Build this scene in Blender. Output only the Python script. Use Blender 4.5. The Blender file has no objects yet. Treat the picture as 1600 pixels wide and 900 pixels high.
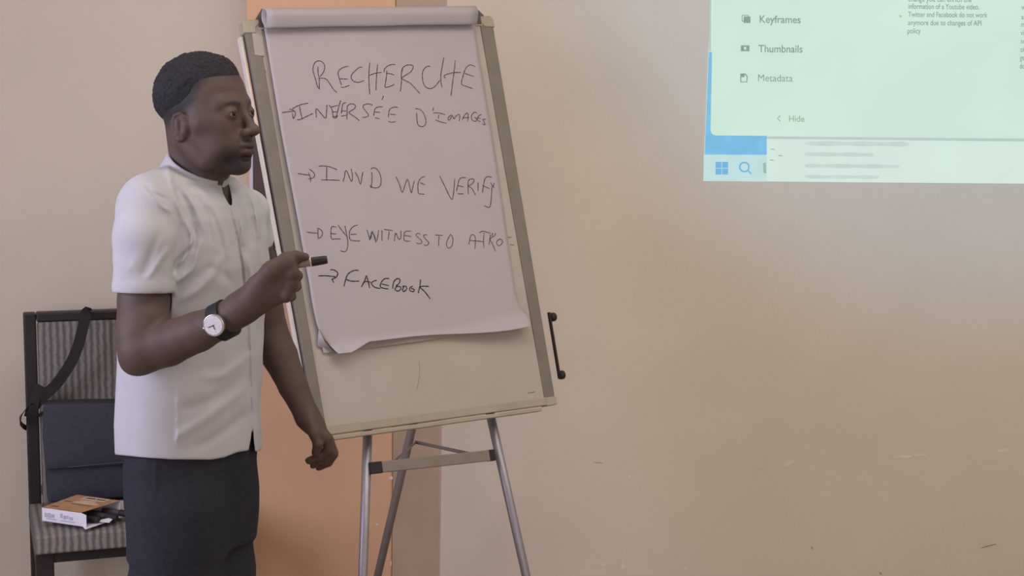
import bpy, bmesh, math, random
import numpy as np
from mathutils import Vector, Matrix
random.seed(4); RNG = np.random.default_rng(4)
S = bpy.context.scene; COL = S.collection
R = math.radians
# ------------------------------------------------------------------ camera
FPX, PITCH, ROLL, CAMZ = 2400.0, R(8.66), R(1.10), 1.70
FW = np.array([0, math.cos(PITCH), -math.sin(PITCH)])
_rt = np.array([1., 0, 0]); _up = np.array([0, math.sin(PITCH), math.cos(PITCH)])
RT = math.cos(ROLL)*_rt + math.sin(ROLL)*_up
UP = -math.sin(ROLL)*_rt + math.cos(ROLL)*_up
CAM = np.array([0, 0, CAMZ])
cd = bpy.data.cameras.new('camera'); cam = bpy.data.objects.new('camera', cd); COL.objects.link(cam)
cd.sensor_width = 36; cd.lens = 36*FPX/1600; cd.clip_start = .05
m = Matrix.Identity(4)
for i in range(3):
    m[i][0], m[i][1], m[i][2], m[i][3] = RT[i], UP[i], -FW[i], CAM[i]
cam.matrix_world = m; S.camera = cam
# ------------------------------------------------------------------ world, lights, exposure
S.view_settings.view_transform = 'Standard'; S.view_settings.look = 'None'
S.view_settings.gamma = 1; S.view_settings.use_curve_mapping = False
S.view_settings.exposure = 0.0
W = bpy.data.worlds.new('world'); S.world = W; W.use_nodes = True
W.node_tree.nodes['Background'].inputs[0].default_value = (.75, .85, 1, 1)
W.node_tree.nodes['Background'].inputs[1].default_value = 0.6
def area(name, loc, target, sx, sy, energy, col, spread=180):
    l = bpy.data.lights.new(name, 'AREA'); l.shape = 'RECTANGLE'; l.size = sx; l.size_y = sy
    l.energy = energy; l.color = col; l.spread = R(spread)
    o = bpy.data.objects.new(name, l); COL.objects.link(o); o.location = loc
    o.rotation_euler = (Vector(target)-Vector(loc)).to_track_quat('-Z', 'Y').to_euler(); return o
area('daylight_window', (-2.32, 2.0, 1.65), (-.9, 3.0, 1.2), 1.3, 1.3, 48, (.74, .75, 1.0))
area('rear_fill', (.3, -2.35, 1.75), (.2, 4, 1.3), 4.2, 1.5, 52, (.98, .95, 1.0))  # added fill from behind the camera; that wall has no window
area('overhead_fill', (.9, 2.75, 2.86), (.9, 2.9, 0), 3.4, .3, 36, (1.0, .93, .84))  # added overhead fill to lift the back wall; no fixture built
area('right_fill', (2.72, 1.6, 1.65), (0, 3.6, 1.2), 1.6, 1.3, 12, (1.0, .95, .88))  # added warm fill from the unseen right side, no opening there
pl_ = bpy.data.lights.new('projector_lamp', 'SPOT'); pl_.energy = 250; pl_.color = (.02, .44, 1.0); pl_.spot_size = R(41); pl_.spot_blend = .62; pl_.shadow_soft_size = .05
po_ = bpy.data.objects.new('projector_lamp', pl_); COL.objects.link(po_); po_.location = (1.3, .3, 2.5)
po_.rotation_euler = (Vector((1.38, 4.5, 2.30))-Vector((1.3, .3, 2.5))).to_track_quat('-Z', 'Y').to_euler()

# ------------------------------------------------------------------ helpers
def s2l(c):
    return tuple(((v/255)/12.92 if v <= 10 else ((v/255+.055)/1.055)**2.4) for v in c)
def ray(px, py):
    return FW + RT*((px-800)/FPX) + UP*((450-py)/FPX)
def at(px, py, Y):
    d = ray(px, py); return CAM + d*(Y/d[1])
def at_z(px, py, z):
    d = ray(px, py); return CAM + d*((z-CAMZ)/d[2])
def at_plane(px, py, p0, n):
    d = ray(px, py); return CAM + d*(np.dot(p0-CAM, n)/np.dot(d, n))
def project(X, Y, Z):
    zc = Y*FW[1] + (Z-CAMZ)*FW[2]
    xc = X*RT[0] + Y*RT[1] + (Z-CAMZ)*RT[2]; yc = X*UP[0] + Y*UP[1] + (Z-CAMZ)*UP[2]
    return 800+FPX*xc/zc, 450-FPX*yc/zc
def mat(name, col, rough=.7, var=.06, scale=40, bump=0., bscale=200, metal=0., spec=.3, coords='Object', emit=0):
    M = bpy.data.materials.new(name); M.use_nodes = True; nt = M.node_tree; N = nt.nodes; L = nt.links
    b = N['Principled BSDF']; c = s2l(col)
    b.inputs['Roughness'].default_value = rough; b.inputs['Metallic'].default_value = metal
    b.inputs['Specular IOR Level'].default_value = spec
    tc = N.new('ShaderNodeTexCoord')
    nz = N.new('ShaderNodeTexNoise'); nz.inputs['Scale'].default_value = scale; nz.inputs['Detail'].default_value = 5
    L.new(tc.outputs[coords], nz.inputs['Vector'])
    r = N.new('ShaderNodeValToRGB'); r.color_ramp.elements[0].position = .3; r.color_ramp.elements[1].position = .7
    r.color_ramp.elements[0].color = (*[v*(1-var) for v in c], 1); r.color_ramp.elements[1].color = (*[min(1, v*(1+var)) for v in c], 1)
    L.new(nz.outputs['Fac'], r.inputs['Fac']); L.new(r.outputs['Color'], b.inputs['Base Color'])
    if bump:
        n2 = N.new('ShaderNodeTexNoise'); n2.inputs['Scale'].default_value = bscale; n2.inputs['Detail'].default_value = 4
        L.new(tc.outputs[coords], n2.inputs['Vector'])
        bp_ = N.new('ShaderNodeBump'); bp_.inputs['Strength'].default_value = bump; bp_.inputs['Distance'].default_value = .002
        L.new(n2.outputs['Fac'], bp_.inputs['Height']); L.new(bp_.outputs['Normal'], b.inputs['Normal'])
    if emit:
        L.new(r.outputs['Color'], b.inputs['Emission Color']); b.inputs['Emission Strength'].default_value = emit
        b.inputs['Base Color'].default_value = (0, 0, 0, 1)
    return M
def emis(name, col, var=.02, scale=6, strength=1.0):
    M = bpy.data.materials.new(name); M.use_nodes = True; nt = M.node_tree; N = nt.nodes; L = nt.links
    N.remove(N['Principled BSDF']); e = N.new('ShaderNodeEmission'); c = s2l(col)
    tc = N.new('ShaderNodeTexCoord'); nz = N.new('ShaderNodeTexNoise'); nz.inputs['Scale'].default_value = scale
    L.new(tc.outputs['Object'], nz.inputs['Vector'])
    r = N.new('ShaderNodeValToRGB'); r.color_ramp.elements[0].position = .3; r.color_ramp.elements[1].position = .7
    r.color_ramp.elements[0].color = (*[v*(1-var) for v in c], 1); r.color_ramp.elements[1].color = (*[v*(1+var) for v in c], 1)
    L.new(nz.outputs['Fac'], r.inputs['Fac']); L.new(r.outputs['Color'], e.inputs['Color'])
    e.inputs['Strength'].default_value = strength
    L.new(e.outputs[0], N['Material Output'].inputs['Surface']); return M
def link(name, me, M=None, parent=None, smooth=False):
    o = bpy.data.objects.new(name, me); COL.objects.link(o)
    if M: me.materials.append(M)
    if parent: o.parent = parent
    if smooth: me.polygons.foreach_set('use_smooth', [True]*len(me.polygons))
    return o
def obj(name, bm, M, parent=None, smooth=False, bevel=0, seg=2):
    bmesh.ops.recalc_face_normals(bm, faces=bm.faces)
    me = bpy.data.meshes.new(name); bm.to_mesh(me); bm.free()
    o = link(name, me, M, parent, smooth)
    if bevel:
        b = o.modifiers.new('bevel', 'BEVEL'); b.width = bevel; b.segments = seg; b.limit_method = 'ANGLE'; b.angle_limit = R(40)
        b.harden_normals = False
    return o
def tag(o, label, cat, group=None):
    o['label'] = label; o['category'] = cat
    if group: o['group'] = group
    return o
def thing(name, label, cat, loc=(0, 0, 0), group=None):
    o = bpy.data.objects.new(name, None); COL.objects.link(o); o.location = loc; o.empty_display_size = .1
    return tag(o, label, cat, group)
def struct(o): o['kind'] = 'structure'; return o
def attach(child, root):
    child.parent = root; child.matrix_parent_inverse = Matrix.Translation(-Vector(root.location)); return child
def hexa(bm, P):          # P: 8 points, bottom loop 0-3, top loop 4-7
    v = [bm.verts.new(tuple(p)) for p in P]
    for f in ((0, 1, 2, 3), (7, 6, 5, 4), (0, 4, 5, 1), (1, 5, 6, 2), (2, 6, 7, 3), (3, 7, 4, 0)):
        bm.faces.new([v[i] for i in f])
def box(bm, lo, hi, M=None):
    P = [(lo[0], lo[1], lo[2]), (hi[0], lo[1], lo[2]), (hi[0], hi[1], lo[2]), (lo[0], hi[1], lo[2]),
         (lo[0], lo[1], hi[2]), (hi[0], lo[1], hi[2]), (hi[0], hi[1], hi[2]), (lo[0], hi[1], hi[2])]
    if M is not None: P = [M @ Vector(p) for p in P]
    hexa(bm, P)
def tube(bm, pts, rad, n=14, cap=True, flat=1.0):
    pts = [Vector(p) for p in pts]; rr = rad if isinstance(rad, (list, tuple)) else [rad]*len(pts)
    rings = []; ref = None
    for i, p in enumerate(pts):
        t = (pts[min(i+1, len(pts)-1)]-pts[max(i-1, 0)]).normalized()
        if ref is None: ref = t.orthogonal().normalized()
        a = (ref - t*ref.dot(t)).normalized(); b = t.cross(a); ref = a
        rings.append([bm.verts.new(p + (a*math.cos(2*math.pi*k/n) + b*math.sin(2*math.pi*k/n)*flat)*rr[i]) for k in range(n)])
    for r0, r1 in zip(rings, rings[1:]):
        for k in range(n): bm.faces.new((r0[k], r0[(k+1) % n], r1[(k+1) % n], r1[k]))
    if cap: bm.faces.new(rings[0][::-1]); bm.faces.new(rings[-1])
def ribbon(bm, pts, wvec, tvec, width, thick):     # strip with thickness along pts
    rows = []
    for i, p in enumerate(pts):
        w = Vector(wvec[i] if isinstance(wvec, list) else wvec).normalized()*width/2
        t = Vector(tvec).normalized()*thick/2; p = Vector(p)
        rows.append([bm.verts.new(p+q) for q in (-w-t, w-t, w+t, -w+t)])
    for a, b in zip(rows, rows[1:]):
        for k in range(4): bm.faces.new((a[k], a[(k+1) % 4], b[(k+1) % 4], b[k]))
    bm.faces.new(rows[0][::-1]); bm.faces.new(rows[-1])
def spline(pts, n=6):
    P = [np.array(p, float) for p in pts]
    if len(P) < 3: return P
    out = []
    for i in range(len(P)-1):
        p0, p1, p2, p3 = P[max(i-1, 0)], P[i], P[i+1], P[min(i+2, len(P)-1)]
        for k in range(n):
            t = k/n
            out.append(.5*(2*p1 + (p2-p0)*t + (2*p0-5*p1+4*p2-p3)*t*t + (3*p1-p0-3*p2+p3)*t**3))
    out.append(P[-1]); return out

# ------------------------------------------------------------------ the room
YW, YP = 4.50, 4.40
mw = mat('wall_paint', (201, 188, 170), .85, .035, 3.0, .25, 90)
mw_l = mw
mo = mat('orange_paint', (212, 167, 132), .75, .05, 4.0, .2, 60)
mo2 = mat('pillar_shade_brown', (186, 164, 148), .85, .06, 8.0, .25, 80)  # carries the soft shade beside the pillar in its colour
mfl = mat('floor_tile', (150, 135, 118), .5, .08, 6)
mce = mat('ceiling_white', (225, 220, 210), .9, .03, 5)
mwin = mat('window_frame_paint', (220, 220, 215), .5)
X0, X1, Y0, H = -2.4, 2.8, -2.5, 2.95
def slab(name, lo, hi, M):
    bm = bmesh.new(); box(bm, lo, hi); return struct(obj(name, bm, M))
slab('floor', (X0-.1, Y0-.1, -.1), (X1+.1, YW+.1, 0), mfl)
slab('ceiling', (X0-.1, Y0-.1, H), (X1+.1, YW+.1, H+.1), mce)
wall_back = slab('wall_back', (X0-.1, YW, 0), (X1+.1, YW+.12, H), mw)
slab('wall_right', (X1, Y0, 0), (X1+.12, YW, H), mw)
slab('wall_front', (X0-.1, Y0-.12, 0), (X1+.1, Y0, H), mw)
bm = bmesh.new()     # left wall with a window opening
wy0, wy1, wz0, wz1 = 1.1, 2.7, .95, 2.35
box(bm, (X0-.12, Y0, 0), (X0, YW, wz0)); box(bm, (X0-.12, Y0, wz1), (X0, YW, H))
box(bm, (X0-.12, Y0, wz0), (X0, wy0, wz1)); box(bm, (X0-.12, wy1, wz0), (X0, YW, wz1))
struct(obj('wall_left', bm, mw))
bm = bmesh.new()
for a, b in (((wy0, wz0), (wy1, wz0+.05)), ((wy0, wz1-.05), (wy1, wz1)), ((wy0, wz0), (wy0+.05, wz1)), ((wy1-.05, wz0), (wy1, wz1)), (((wy0+wy1)/2-.025, wz0), ((wy0+wy1)/2+.025, wz1))):
    box(bm, (X0-.10, a[0], a[1]), (X0-.04, b[0], b[1]))
struct(obj('window_1', bm, mwin, bevel=.004))
# the orange pillar and an added splay, browned to stand for its soft shadow
xa, xb = at(386, 20, YP)[0]-.004, at(613, 745, YP)[0]
xt = at(618, 20, YP)[0]
bm = bmesh.new(); box(bm, (xa, YP, 0), (xb, YW, H)); struct(obj('trim_1', bm, mo, bevel=.006, seg=3))
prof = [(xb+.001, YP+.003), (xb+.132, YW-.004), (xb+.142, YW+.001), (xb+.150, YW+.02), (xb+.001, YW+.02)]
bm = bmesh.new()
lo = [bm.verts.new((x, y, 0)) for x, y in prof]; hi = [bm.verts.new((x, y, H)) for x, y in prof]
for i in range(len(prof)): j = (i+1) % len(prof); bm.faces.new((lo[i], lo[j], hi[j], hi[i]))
bm.faces.new(lo[::-1]); bm.faces.new(hi); struct(obj('trim_shade', bm, mo2))
# chipped paint and scuffs on the wall
mchip = mat('bare_plaster', (211, 197, 178), .9, .1, 60)
mdark = mat('dark_scuff', (158, 142, 126), .9, .1, 60)
def blob(bm, c, w, h, off, ang=0, n=11):
    P = []
    for k in range(n):
        a = 2*math.pi*k/n; r = random.uniform(.65, 1.1); x, y = r*w*math.cos(a), r*h*math.sin(a)
        P.append((c[0]+x*math.cos(ang)-y*math.sin(ang), c[1]+x*math.sin(ang)+y*math.cos(ang)))
    v0 = [bm.verts.new(tuple(at(x, y, off))) for x, y in P]; v1 = [bm.verts.new(tuple(at(x, y, off+.004))) for x, y in P]
    bm.faces.new(v0)
    for i in range(n): j = (i+1) % n; bm.faces.new((v0[i], v1[i], v1[j], v0[j]))
bm = bmesh.new()
for x, y, w, h, a in ((1412, 714, 17, 3.5, -.06), (1440, 711, 12, 2.5, 0), (1565, 704, 12, 3, -.2), (1232, 724, 9, 2.5, -.5), (1190, 727, 5, 1.5, 0), (973, 884, 5, 6, 0),
                      (943, 882, 5, 3, 0), (983, 744, 2, 1.5, 0), (1071, 888, 2, 3, 0), (1093, 840, 4, 1.5, .4)):
    blob(bm, (x, y), w, h, YW-.0012, a)
struct(obj('paint_chip', bm, mchip, wall_back))
bm = bmesh.new()
for x, y, w, h, a in ((1376, 896, 3.5, 1.6, .8), (1269, 856, 2, 2, 0), (1545, 853, 14, 1.0, -.25), (935, 723, 8, .8, .1)):
    blob(bm, (x, y), w, h, YW-.0012, a)
struct(obj('dark_scuff', bm, mdark, wall_back))
bm = bmesh.new()
for x, y, w, h in ((611, 747, 3, 3), (589, 819, 2.5, 2), (611, 881, 1.5, 5)): blob(bm, (x, y), w, h, YP-.0012)
struct(obj('paint_chip', bm, mchip, bpy.data.objects['trim_1']))

# ------------------------------------------------------------------ projected computer screen
PY = YW-.003
scr = thing('projected_screen', 'bright pale green projected computer screen on the wall at upper right', 'screen', tuple(at(1350, 140, YW)))
def srect(name, pts, M, lift, parent=scr):
    bm = bmesh.new(); bm.faces.new([bm.verts.new(tuple(at(x, y, PY-lift))) for x, y in pts])
    bmesh.ops.recalc_face_normals(bm, faces=bm.faces)
    me = bpy.data.meshes.new(name); bm.to_mesh(me); bm.free()
    o = link(name, me, M); return attach(o, parent) if parent else o
e_pale = emis('screen_pale', (212, 232, 222), .03, 5)
e_win = emis('screen_window', (207, 231, 216), .035, 3.5)
e_blue = emis('screen_blue', (126, 190, 228), .05, 20)
e_task = emis('screen_taskbar', (194, 224, 222), .03, 20)
e_txt = emis('screen_text', (140, 158, 148), .12, 60)
e_txt2 = emis('screen_text_faint', (160, 182, 166), .1, 60)
e_smear = emis('screen_smear', (196, 216, 207), .04, 30)
e_line = emis('screen_shade', (184, 204, 196), .03, 8)
e_icon = emis('screen_icon', (118, 182, 226), .03, 8)
slope = lambda x: (x-1099)*.0085
XR = 2140
bm = bmesh.new()
P = [(1099, 283), (XR, 283+slope(XR)), (XR, -330), (1123, -330)]
f0 = [at(x, y, PY) for x, y in P]; hexa(bm, [p+np.array([0, .003, 0]) for p in f0]+f0)
attach(obj('backdrop', bm, e_pale), scr)
srect('wallpaper', [(1101, 242), (1198, 242), (1198, 205), (1110.5, 205), (1116, 81), (1107.5, 81)], e_blue, .0006)
srect('taskbar', [(1099.5, 241.5), (1198, 242), (1198, 283.3), (1099, 282.5)], e_task, .0006)
srect('window_edge', [(1107.5, 80), (1111, 80), (1113, -330), (1110, -330)], e_line, .0004)
wp = [(1118, 211.5)]+[(1114, 210.5), (1111.5, 208), (1110.3, 203)]+[(1112.6, 80), (1124, -330), (XR, -330), (XR, 221)]
srect('browser_window', wp, e_win, .0012)
srect('window_shadow', [(1198, 213), (XR, 221), (XR, 227), (1198, 217)], e_line, .0008)
for (x0, y0, x1, h) in ((1258, 224, 1420, 8), (1258, 241, 1365, 7), (1258, 259, 1405, 7), (1258, 276, 1373, 6)):
    n = 22; top = []; bot = []
    for i in range(n+1):
        t = i/n; x = x0+(x1-x0)*t; y = y0+slope(x)-slope(x0); w = h*.5*(.85+.15*math.sin(i*.8+y0))*min(1, 16*t+.55, 16*(1-t)+.55)
        top.append((x, y-w)); bot.append((x, y+w))
    srect('blurred_text', top+bot[::-1], e_smear, .0010)
for dx in (0, 10.3):
    for dy in (0, 10.3): srect('start_icon', [(1118+dx, 253+dy), (1127.4+dx, 253+dy), (1127.4+dx, 262.4+dy), (1118+dx, 262.4+dy)], e_icon, .0012)
def sline(name, pts, M, w=2.0, closed=False, lift=.0014):
    bm = bmesh.new(); P = [at(x, y, PY-lift) for x, y in pts]
    mm = w*YW/FPX/2; n = len(P); vs = []
    for i in range(n):
        a = P[(i-1) % n] if (closed or i > 0) else P[i]; b = P[(i+1) % n] if (closed or i < n-1) else P[i]
        t = b-a; t /= np.linalg.norm(t); q = np.array([-t[2], 0, t[0]])*mm
        vs.append((bm.verts.new(tuple(P[i]-q)), bm.verts.new(tuple(P[i]+q))))
    for i in range(n if closed else n-1): a, b = vs[i], vs[(i+1) % n]; bm.faces.new((a[0], b[0], b[1], a[1]))
    me = bpy.data.meshes.new(name); bm.to_mesh(me); bm.free(); return attach(link(name, me, M), scr)
sline('search_icon', [(1163+7.2*math.cos(a), 261+7.2*math.sin(a)) for a in np.linspace(.75, .75+2*math.pi, 25)]+[(1174, 272)], e_icon, 2.4)
srect('task_icon', [(1192, 255), (1197, 254), (1197, 271), (1193, 270)], e_txt2, .0012)
for x, y in ((1207, 233), (1219, 243), (1206, 250)): sline('side_mark', [(x-3, y), (x+3, y+.5)], e_txt2, 1.6)
# menu icons
sline('menu_icon', [(1159.5, 24), (1169, 24), (1169, 33), (1159.5, 33)], e_txt, 1.6, True)
srect('menu_icon', [(1162, 26), (1172.5, 26), (1172.5, 36), (1162, 36)], e_txt, .0014)
srect('menu_icon', [(1157.5, 71), (1171, 71), (1171, 80), (1157.5, 80)], e_txt, .0014)
srect('menu_icon', [(1162.5, 73.2), (1166, 73.2), (1166, 77.6), (1162.5, 77.6)], e_win, .0018)
sline('menu_icon', [(1157.5, 115.5), (1164, 115.5), (1167.5, 119), (1167, 128), (1157.5, 128)], e_txt, 2.0, True)
srect('menu_icon', [(1157.5, 115), (1163.5, 115), (1163.5, 120.5), (1157.5, 120.5)], e_txt, .0016)
def stext(body, x, y, width, M, xh=13, bold=.0):
    c = bpy.data.curves.new('text', 'FONT'); c.body = body; c.size = 1; c.offset = bold
    o = bpy.data.objects.new('text', c); COL.objects.link(o)
    dg = bpy.context.evaluated_depsgraph_get(); me = bpy.data.meshes.new_from_object(o.evaluated_get(dg))
    bpy.data.objects.remove(o); n = len(me.vertices); co = np.empty(n*3); me.vertices.foreach_get('co', co); co = co.reshape(-1, 3)
    w = co[:, 0].max(); s = width/w
    out = np.array([at(x+a*s, y-b*xh/.73+.010*a*s, PY-.0016) for a, b, _ in co])
    me.vertices.foreach_set('co', out.ravel()); me.name = 'screen_text'
    return attach(link('menu_text', me, M), scr)
stext('Keyframes', 1186, 35.5, 65, e_txt, 12, .012)
stext('Thumbnails', 1185, 81.5, 69, e_txt, 12, .012)
stext('Metadata', 1183.5, 127, 55, e_txt, 11.5, .0)
stext('Hide', 1232, 190, 25, e_txt2, 10, .012)
sline('hide_arrow', [(1219, 180.5), (1215, 185), (1219, 189.5)], e_txt2, 1.8)
stext('change you can enrich the', 1419, 2.2, 99, e_txt, 8.5, .01)
stext('information of a Youtube video.', 1419, 13.6, 111, e_txt, 8.5, .01)
stext('Twitter and Facebook do not work', 1419, 26.2, 124, e_txt, 8.5, .01)
stext('anymore due to changes of API', 1418.5, 39.0, 115, e_txt, 8.5, .01)
stext('policy', 1417.5, 52, 21, e_txt, 8.5, .01)
srect('bullet', [(1405, 23), (1410, 25), (1406, 28)], e_txt2, .0014)
for i, (c, y) in enumerate((('wi', 15), ('as', 30), ('m', 42), ('via', 55), ('no', 68), ('of', 81), ('get', 94), ('do', 107))):
    stext(c+'ll be', 1596-i*.4, y, 22, e_txt, 8.5, .01)

# ------------------------------------------------------------------ dark panel on the pillar behind the man
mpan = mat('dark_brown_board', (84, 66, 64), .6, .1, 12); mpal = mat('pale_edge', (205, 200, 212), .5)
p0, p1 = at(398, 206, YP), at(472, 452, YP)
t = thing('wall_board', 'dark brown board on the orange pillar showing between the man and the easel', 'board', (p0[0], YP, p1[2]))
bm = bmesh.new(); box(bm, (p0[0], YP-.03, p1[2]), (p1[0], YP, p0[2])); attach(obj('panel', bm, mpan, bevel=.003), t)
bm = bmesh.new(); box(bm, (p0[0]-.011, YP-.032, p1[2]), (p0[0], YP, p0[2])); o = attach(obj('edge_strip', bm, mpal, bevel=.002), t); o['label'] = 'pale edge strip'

# ------------------------------------------------------------------ flip chart easel
BP = np.array([-.161, 3.632, .818]); BYAW, BLEAN = R(31.4), R(19.1)
BR = np.array([math.cos(BYAW), math.sin(BYAW), 0])
_n0 = np.array([math.sin(BYAW), -math.cos(BYAW), 0])
BU = np.array([0, 0, 1.])*math.cos(BLEAN) - _n0*math.sin(BLEAN)
BN = _n0*math.cos(BLEAN) + np.array([0, 0, 1.])*math.sin(BLEAN)
def bp(px, py, off=0.): return at_plane(px, py, BP+BN*off, BN)
mboard = mat('board_face', (170, 160, 150), .45, .05, 5, .1, 40)
mframe = mat('board_frame', (160, 150, 134), .5, .06, 20)
mframe2 = mat('board_frame_tape', (118, 110, 99), .55, .08, 25)
mcap = mat('corner_cap', (160, 150, 134), .5, .05, 20)
mblack = mat('black_plastic', (38, 34, 36), .45, .1, 60)
mclamp = mat('clamp_bar', (88, 76, 76), .5, .1, 30)
malu = mat('leg_metal', (150, 146, 152), .46, .04, 30, metal=.65)
malu2 = mat('leg_metal_dull', (134, 126, 122), .5, .05, 30, metal=.3)
mbar = mat('crossbar_metal', (130, 121, 110), .5, .05, 30, metal=.2)
TL, TR_, BR_, BL = (380.5, 33), (768.5, 27), (869, 631), (497, 682)
ez = thing('flip_chart_easel', 'tripod flip chart easel with a tilted beige framed board beside the man', 'easel', tuple(np.array([BP[0], BP[1]+.1, 0])))
def edge(A, B, t): return (A[0]+(B[0]-A[0])*t, A[1]+(B[1]-A[1])*t)
def prism(name, poly, o0, o1, M, parent, bevel=0, smooth=False):
    bm = bmesh.new(); hexaN(bm, [bp(x, y, 0)+BN*o0 for x, y in poly], [bp(x, y, 0)+BN*o1 for x, y in poly])
    return attach(obj(name, bm, M, bevel=bevel, smooth=smooth), parent)
def hexaN(bm, A, B):
    a = [bm.verts.new(tuple(p)) for p in A]; b = [bm.verts.new(tuple(p)) for p in B]; n = len(a)
    bm.faces.new(a[::-1]); bm.faces.new(b)
    for i in range(n): j = (i+1) % n; bm.faces.new((a[i], a[j], b[j], b[i]))
def inset(P, d):   # toward the board centre, in pixels, per side
    return P
brd = prism('board', [TL, TR_, BR_, BL], -.020, -.003, mboard, ez)
wL, wR = 21, 20
def strip(A, B, dA, dB): return [A, B, (B[0]+dB[0], B[1]+dB[1]), (A[0]+dA[0], A[1]+dA[1])]
prism('side_frame', strip(TL, BL, (wL, 0), (15, -2)), -.022, .0, mframe2, ez, .002)
prism('side_frame', strip(TR_, BR_, (-wR, 0), (-16, 2)), -.022, .0, mframe2, ez, .002)
prism('bottom_frame', strip(BL, BR_, (-1.5, -15), (-2, -12)), -.022, .001, mframe, ez, .002)
prism('top_frame', strip(TL, TR_, (2, 14), (2, 13)), -.022, .001, mframe, ez, .002)
# the thin outer rail seen down the left edge
prism('edge_rail', [(377.5, 55), (380, 55), (495, 676), (492.5, 676)], -.030, -.012, mat('edge_rail', (206, 198, 186), .4), ez)
bm = bmesh.new()   # pen ledge under the bottom frame
ribbon(bm, [bp(x, y, .004) for x, y in (edge(BL, BR_, .0), edge(BL, BR_, .93))], BU, BN, .010, .024)
attach(obj('pen_ledge', bm, mframe, bevel=.002), ez).location.z -= .009
prism('corner_cap', [(378, 34), (384, 31), (404, 31), (404, 38), (399, 44), (401, 52), (381, 52)], -.026, .004, mcap, ez, .003)
prism('corner_cap', [(750, 26), (764, 25), (770, 29), (773, 43), (758, 42), (752, 38)], -.026, .004, mcap, ez, .003)
prism('corner_cap', [(852, 622), (868, 620), (870, 632), (854, 634.5)], -.026, .003, mcap, ez, .002)
prism('clamp_bar', [(399, 30), (409, 13), (420, 18), (735, 16), (748, 16), (757, 25), (752, 39), (404, 44)], -.0025, .0012, mclamp, ez, .003)
prism('tape_patch', [(393, 47), (408, 45), (413, 88), (398, 86)], -.003, .0012, mat('tape', (158, 148, 138), .4), ez)
def bstroke(bm, pts, w, off):   # a pen line on the board plane
    P = [bp(x, y, off) for x, y in pts]; vs = []
    for i, p in enumerate(P):
        t = P[min(i+1, len(P)-1)]-P[max(i-1, 0)]; t = t/(np.linalg.norm(t)+1e-9); q = np.cross(BN, t)*w/2
        vs.append([bm.verts.new(tuple(p+d)) for d in (-q, q, q+BN*.0006, -q+BN*.0006)])
    for a, b in zip(vs, vs[1:]):
        for k in range(4): bm.faces.new((a[k], a[(k+1) % 4], b[(k+1) % 4], b[k]))
    bm.faces.new(vs[0][::-1]); bm.faces.new(vs[-1])
mold = mat('old_ink', (110, 100, 92), .7); mfaint = mat('faint_ink', (148, 136, 124), .7)
for nm, pts, w, o_, M in (('pen_mark', [(397, 86), (402, 88), (410, 88), (410, 100), (416, 114)], .0013, -.002, mold), ('pen_mark', [(793, 369), (796, 371), (799, 370)], .0016, -.0025, mold),
        ('pen_mark', [(797, 382), (803, 383)], .0016, -.0025, mold), ('scratch', [(655, 565), (656, 580), (654, 595), (651, 610)], .001, -.0025, mfaint), ('scratch', [(825, 614), (836, 612)], .0012, -.0025, mold)):
    bm = bmesh.new(); bstroke(bm, spline(pts), w, o_); attach(obj(nm, bm, M), ez)
# legs
def ext(a, b, z): t = (z-a[2])/(b[2]-a[2]); return a+(b-a)*t
def leg(a, b, r0, r1, M, ztop, nm='leg'):
    p, q = ext(a, b, ztop), ext(a, b, .03)
    bm = bmesh.new(); tube(bm, [p, p+(q-p)*.5, q], [r0, (r0+r1)/2, r1], 20)
    o = attach(obj(nm, bm, M, smooth=True), ez)
    f = ext(a, b, .004); bm = bmesh.new(); tube(bm, [f, ext(a, b, .045)], [.017, .015], 16)
    fo = obj('rubber_foot', bm, mblack); fo.parent = o; return o
leg(bp(574, 690, -.038), bp(567, 900, -.038), .0115, .0105, malu, .95)
leg(bp(768, 656, -.038), bp(821, 895, -.038), .0115, .0105, malu, .95)
ra, rb = at(645, 664, 4.02), at(590, 900, 4.13)
leg(ra, rb, .0125, .011, malu2, 1.30)
ca, cb = bp(580, 731.5, -.026), bp(772, 711, -.026)
bm = bmesh.new(); ribbon(bm, [ca+(cb-ca)*.075, ca+(cb-ca)*.96], BU, BN, .027, .012); bar = attach(obj('crossbar', bm, mbar, bevel=.002), ez)
for a, b in ((-.015, .08), (.95, 1.0)):
    bm = bmesh.new(); ribbon(bm, [ca+(cb-ca)*a-BN*.003, ca+(cb-ca)*b-BN*.003], BU, BN, .028, .020); attach(obj('joint', bm, mblack, bevel=.002), ez)
tt = (692-664)/(900-664.); rj = ra+(rb-ra)*tt*1.0
rj = at(650, 691, rj[1]-.012)
for (px, py, M, w) in ((606, 729, malu, .0032), (738, 710, malu2, .0045)):
    e_ = bp(px, py, -.036); bm = bmesh.new(); tube(bm, [rj, e_], w, 10); attach(obj('spreader_rod', bm, M, smooth=True), ez)
# side arms with clamping knobs
bm = bmesh.new(); ribbon(bm, [bp(857.5, 488, -.014), bp(874.5, 592, -.014)], BR, BN, .005, .010); arm_r = attach(obj('side_arm', bm, mblack, bevel=.001), ez)
for px, py in ((860.5, 495.5), (874, 586)):
    c = bp(px+2.5, py, -.014); bm = bmesh.new(); tube(bm, [c-BR*.007, c-BR*.003, c+BR*.006, c+BR*.010], [.0075, .0115, .0115, .008], 18); o = obj('knob', bm, mblack, bevel=.0015); o.parent = arm_r; o.matrix_parent_inverse = arm_r.matrix_parent_inverse.copy(); arm_r_loc = None
    o.parent = None; attach(o, ez)
bm = bmesh.new(); ribbon(bm, [bp(463, 516, -.030), bp(480, 606, -.030)], -BR*.6+BN*.8, BR, .036, .006); arm_l = attach(obj('side_arm', bm, mat('grey_plastic', (92, 88, 92), .35, .1, 30), bevel=.002), ez)
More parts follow.
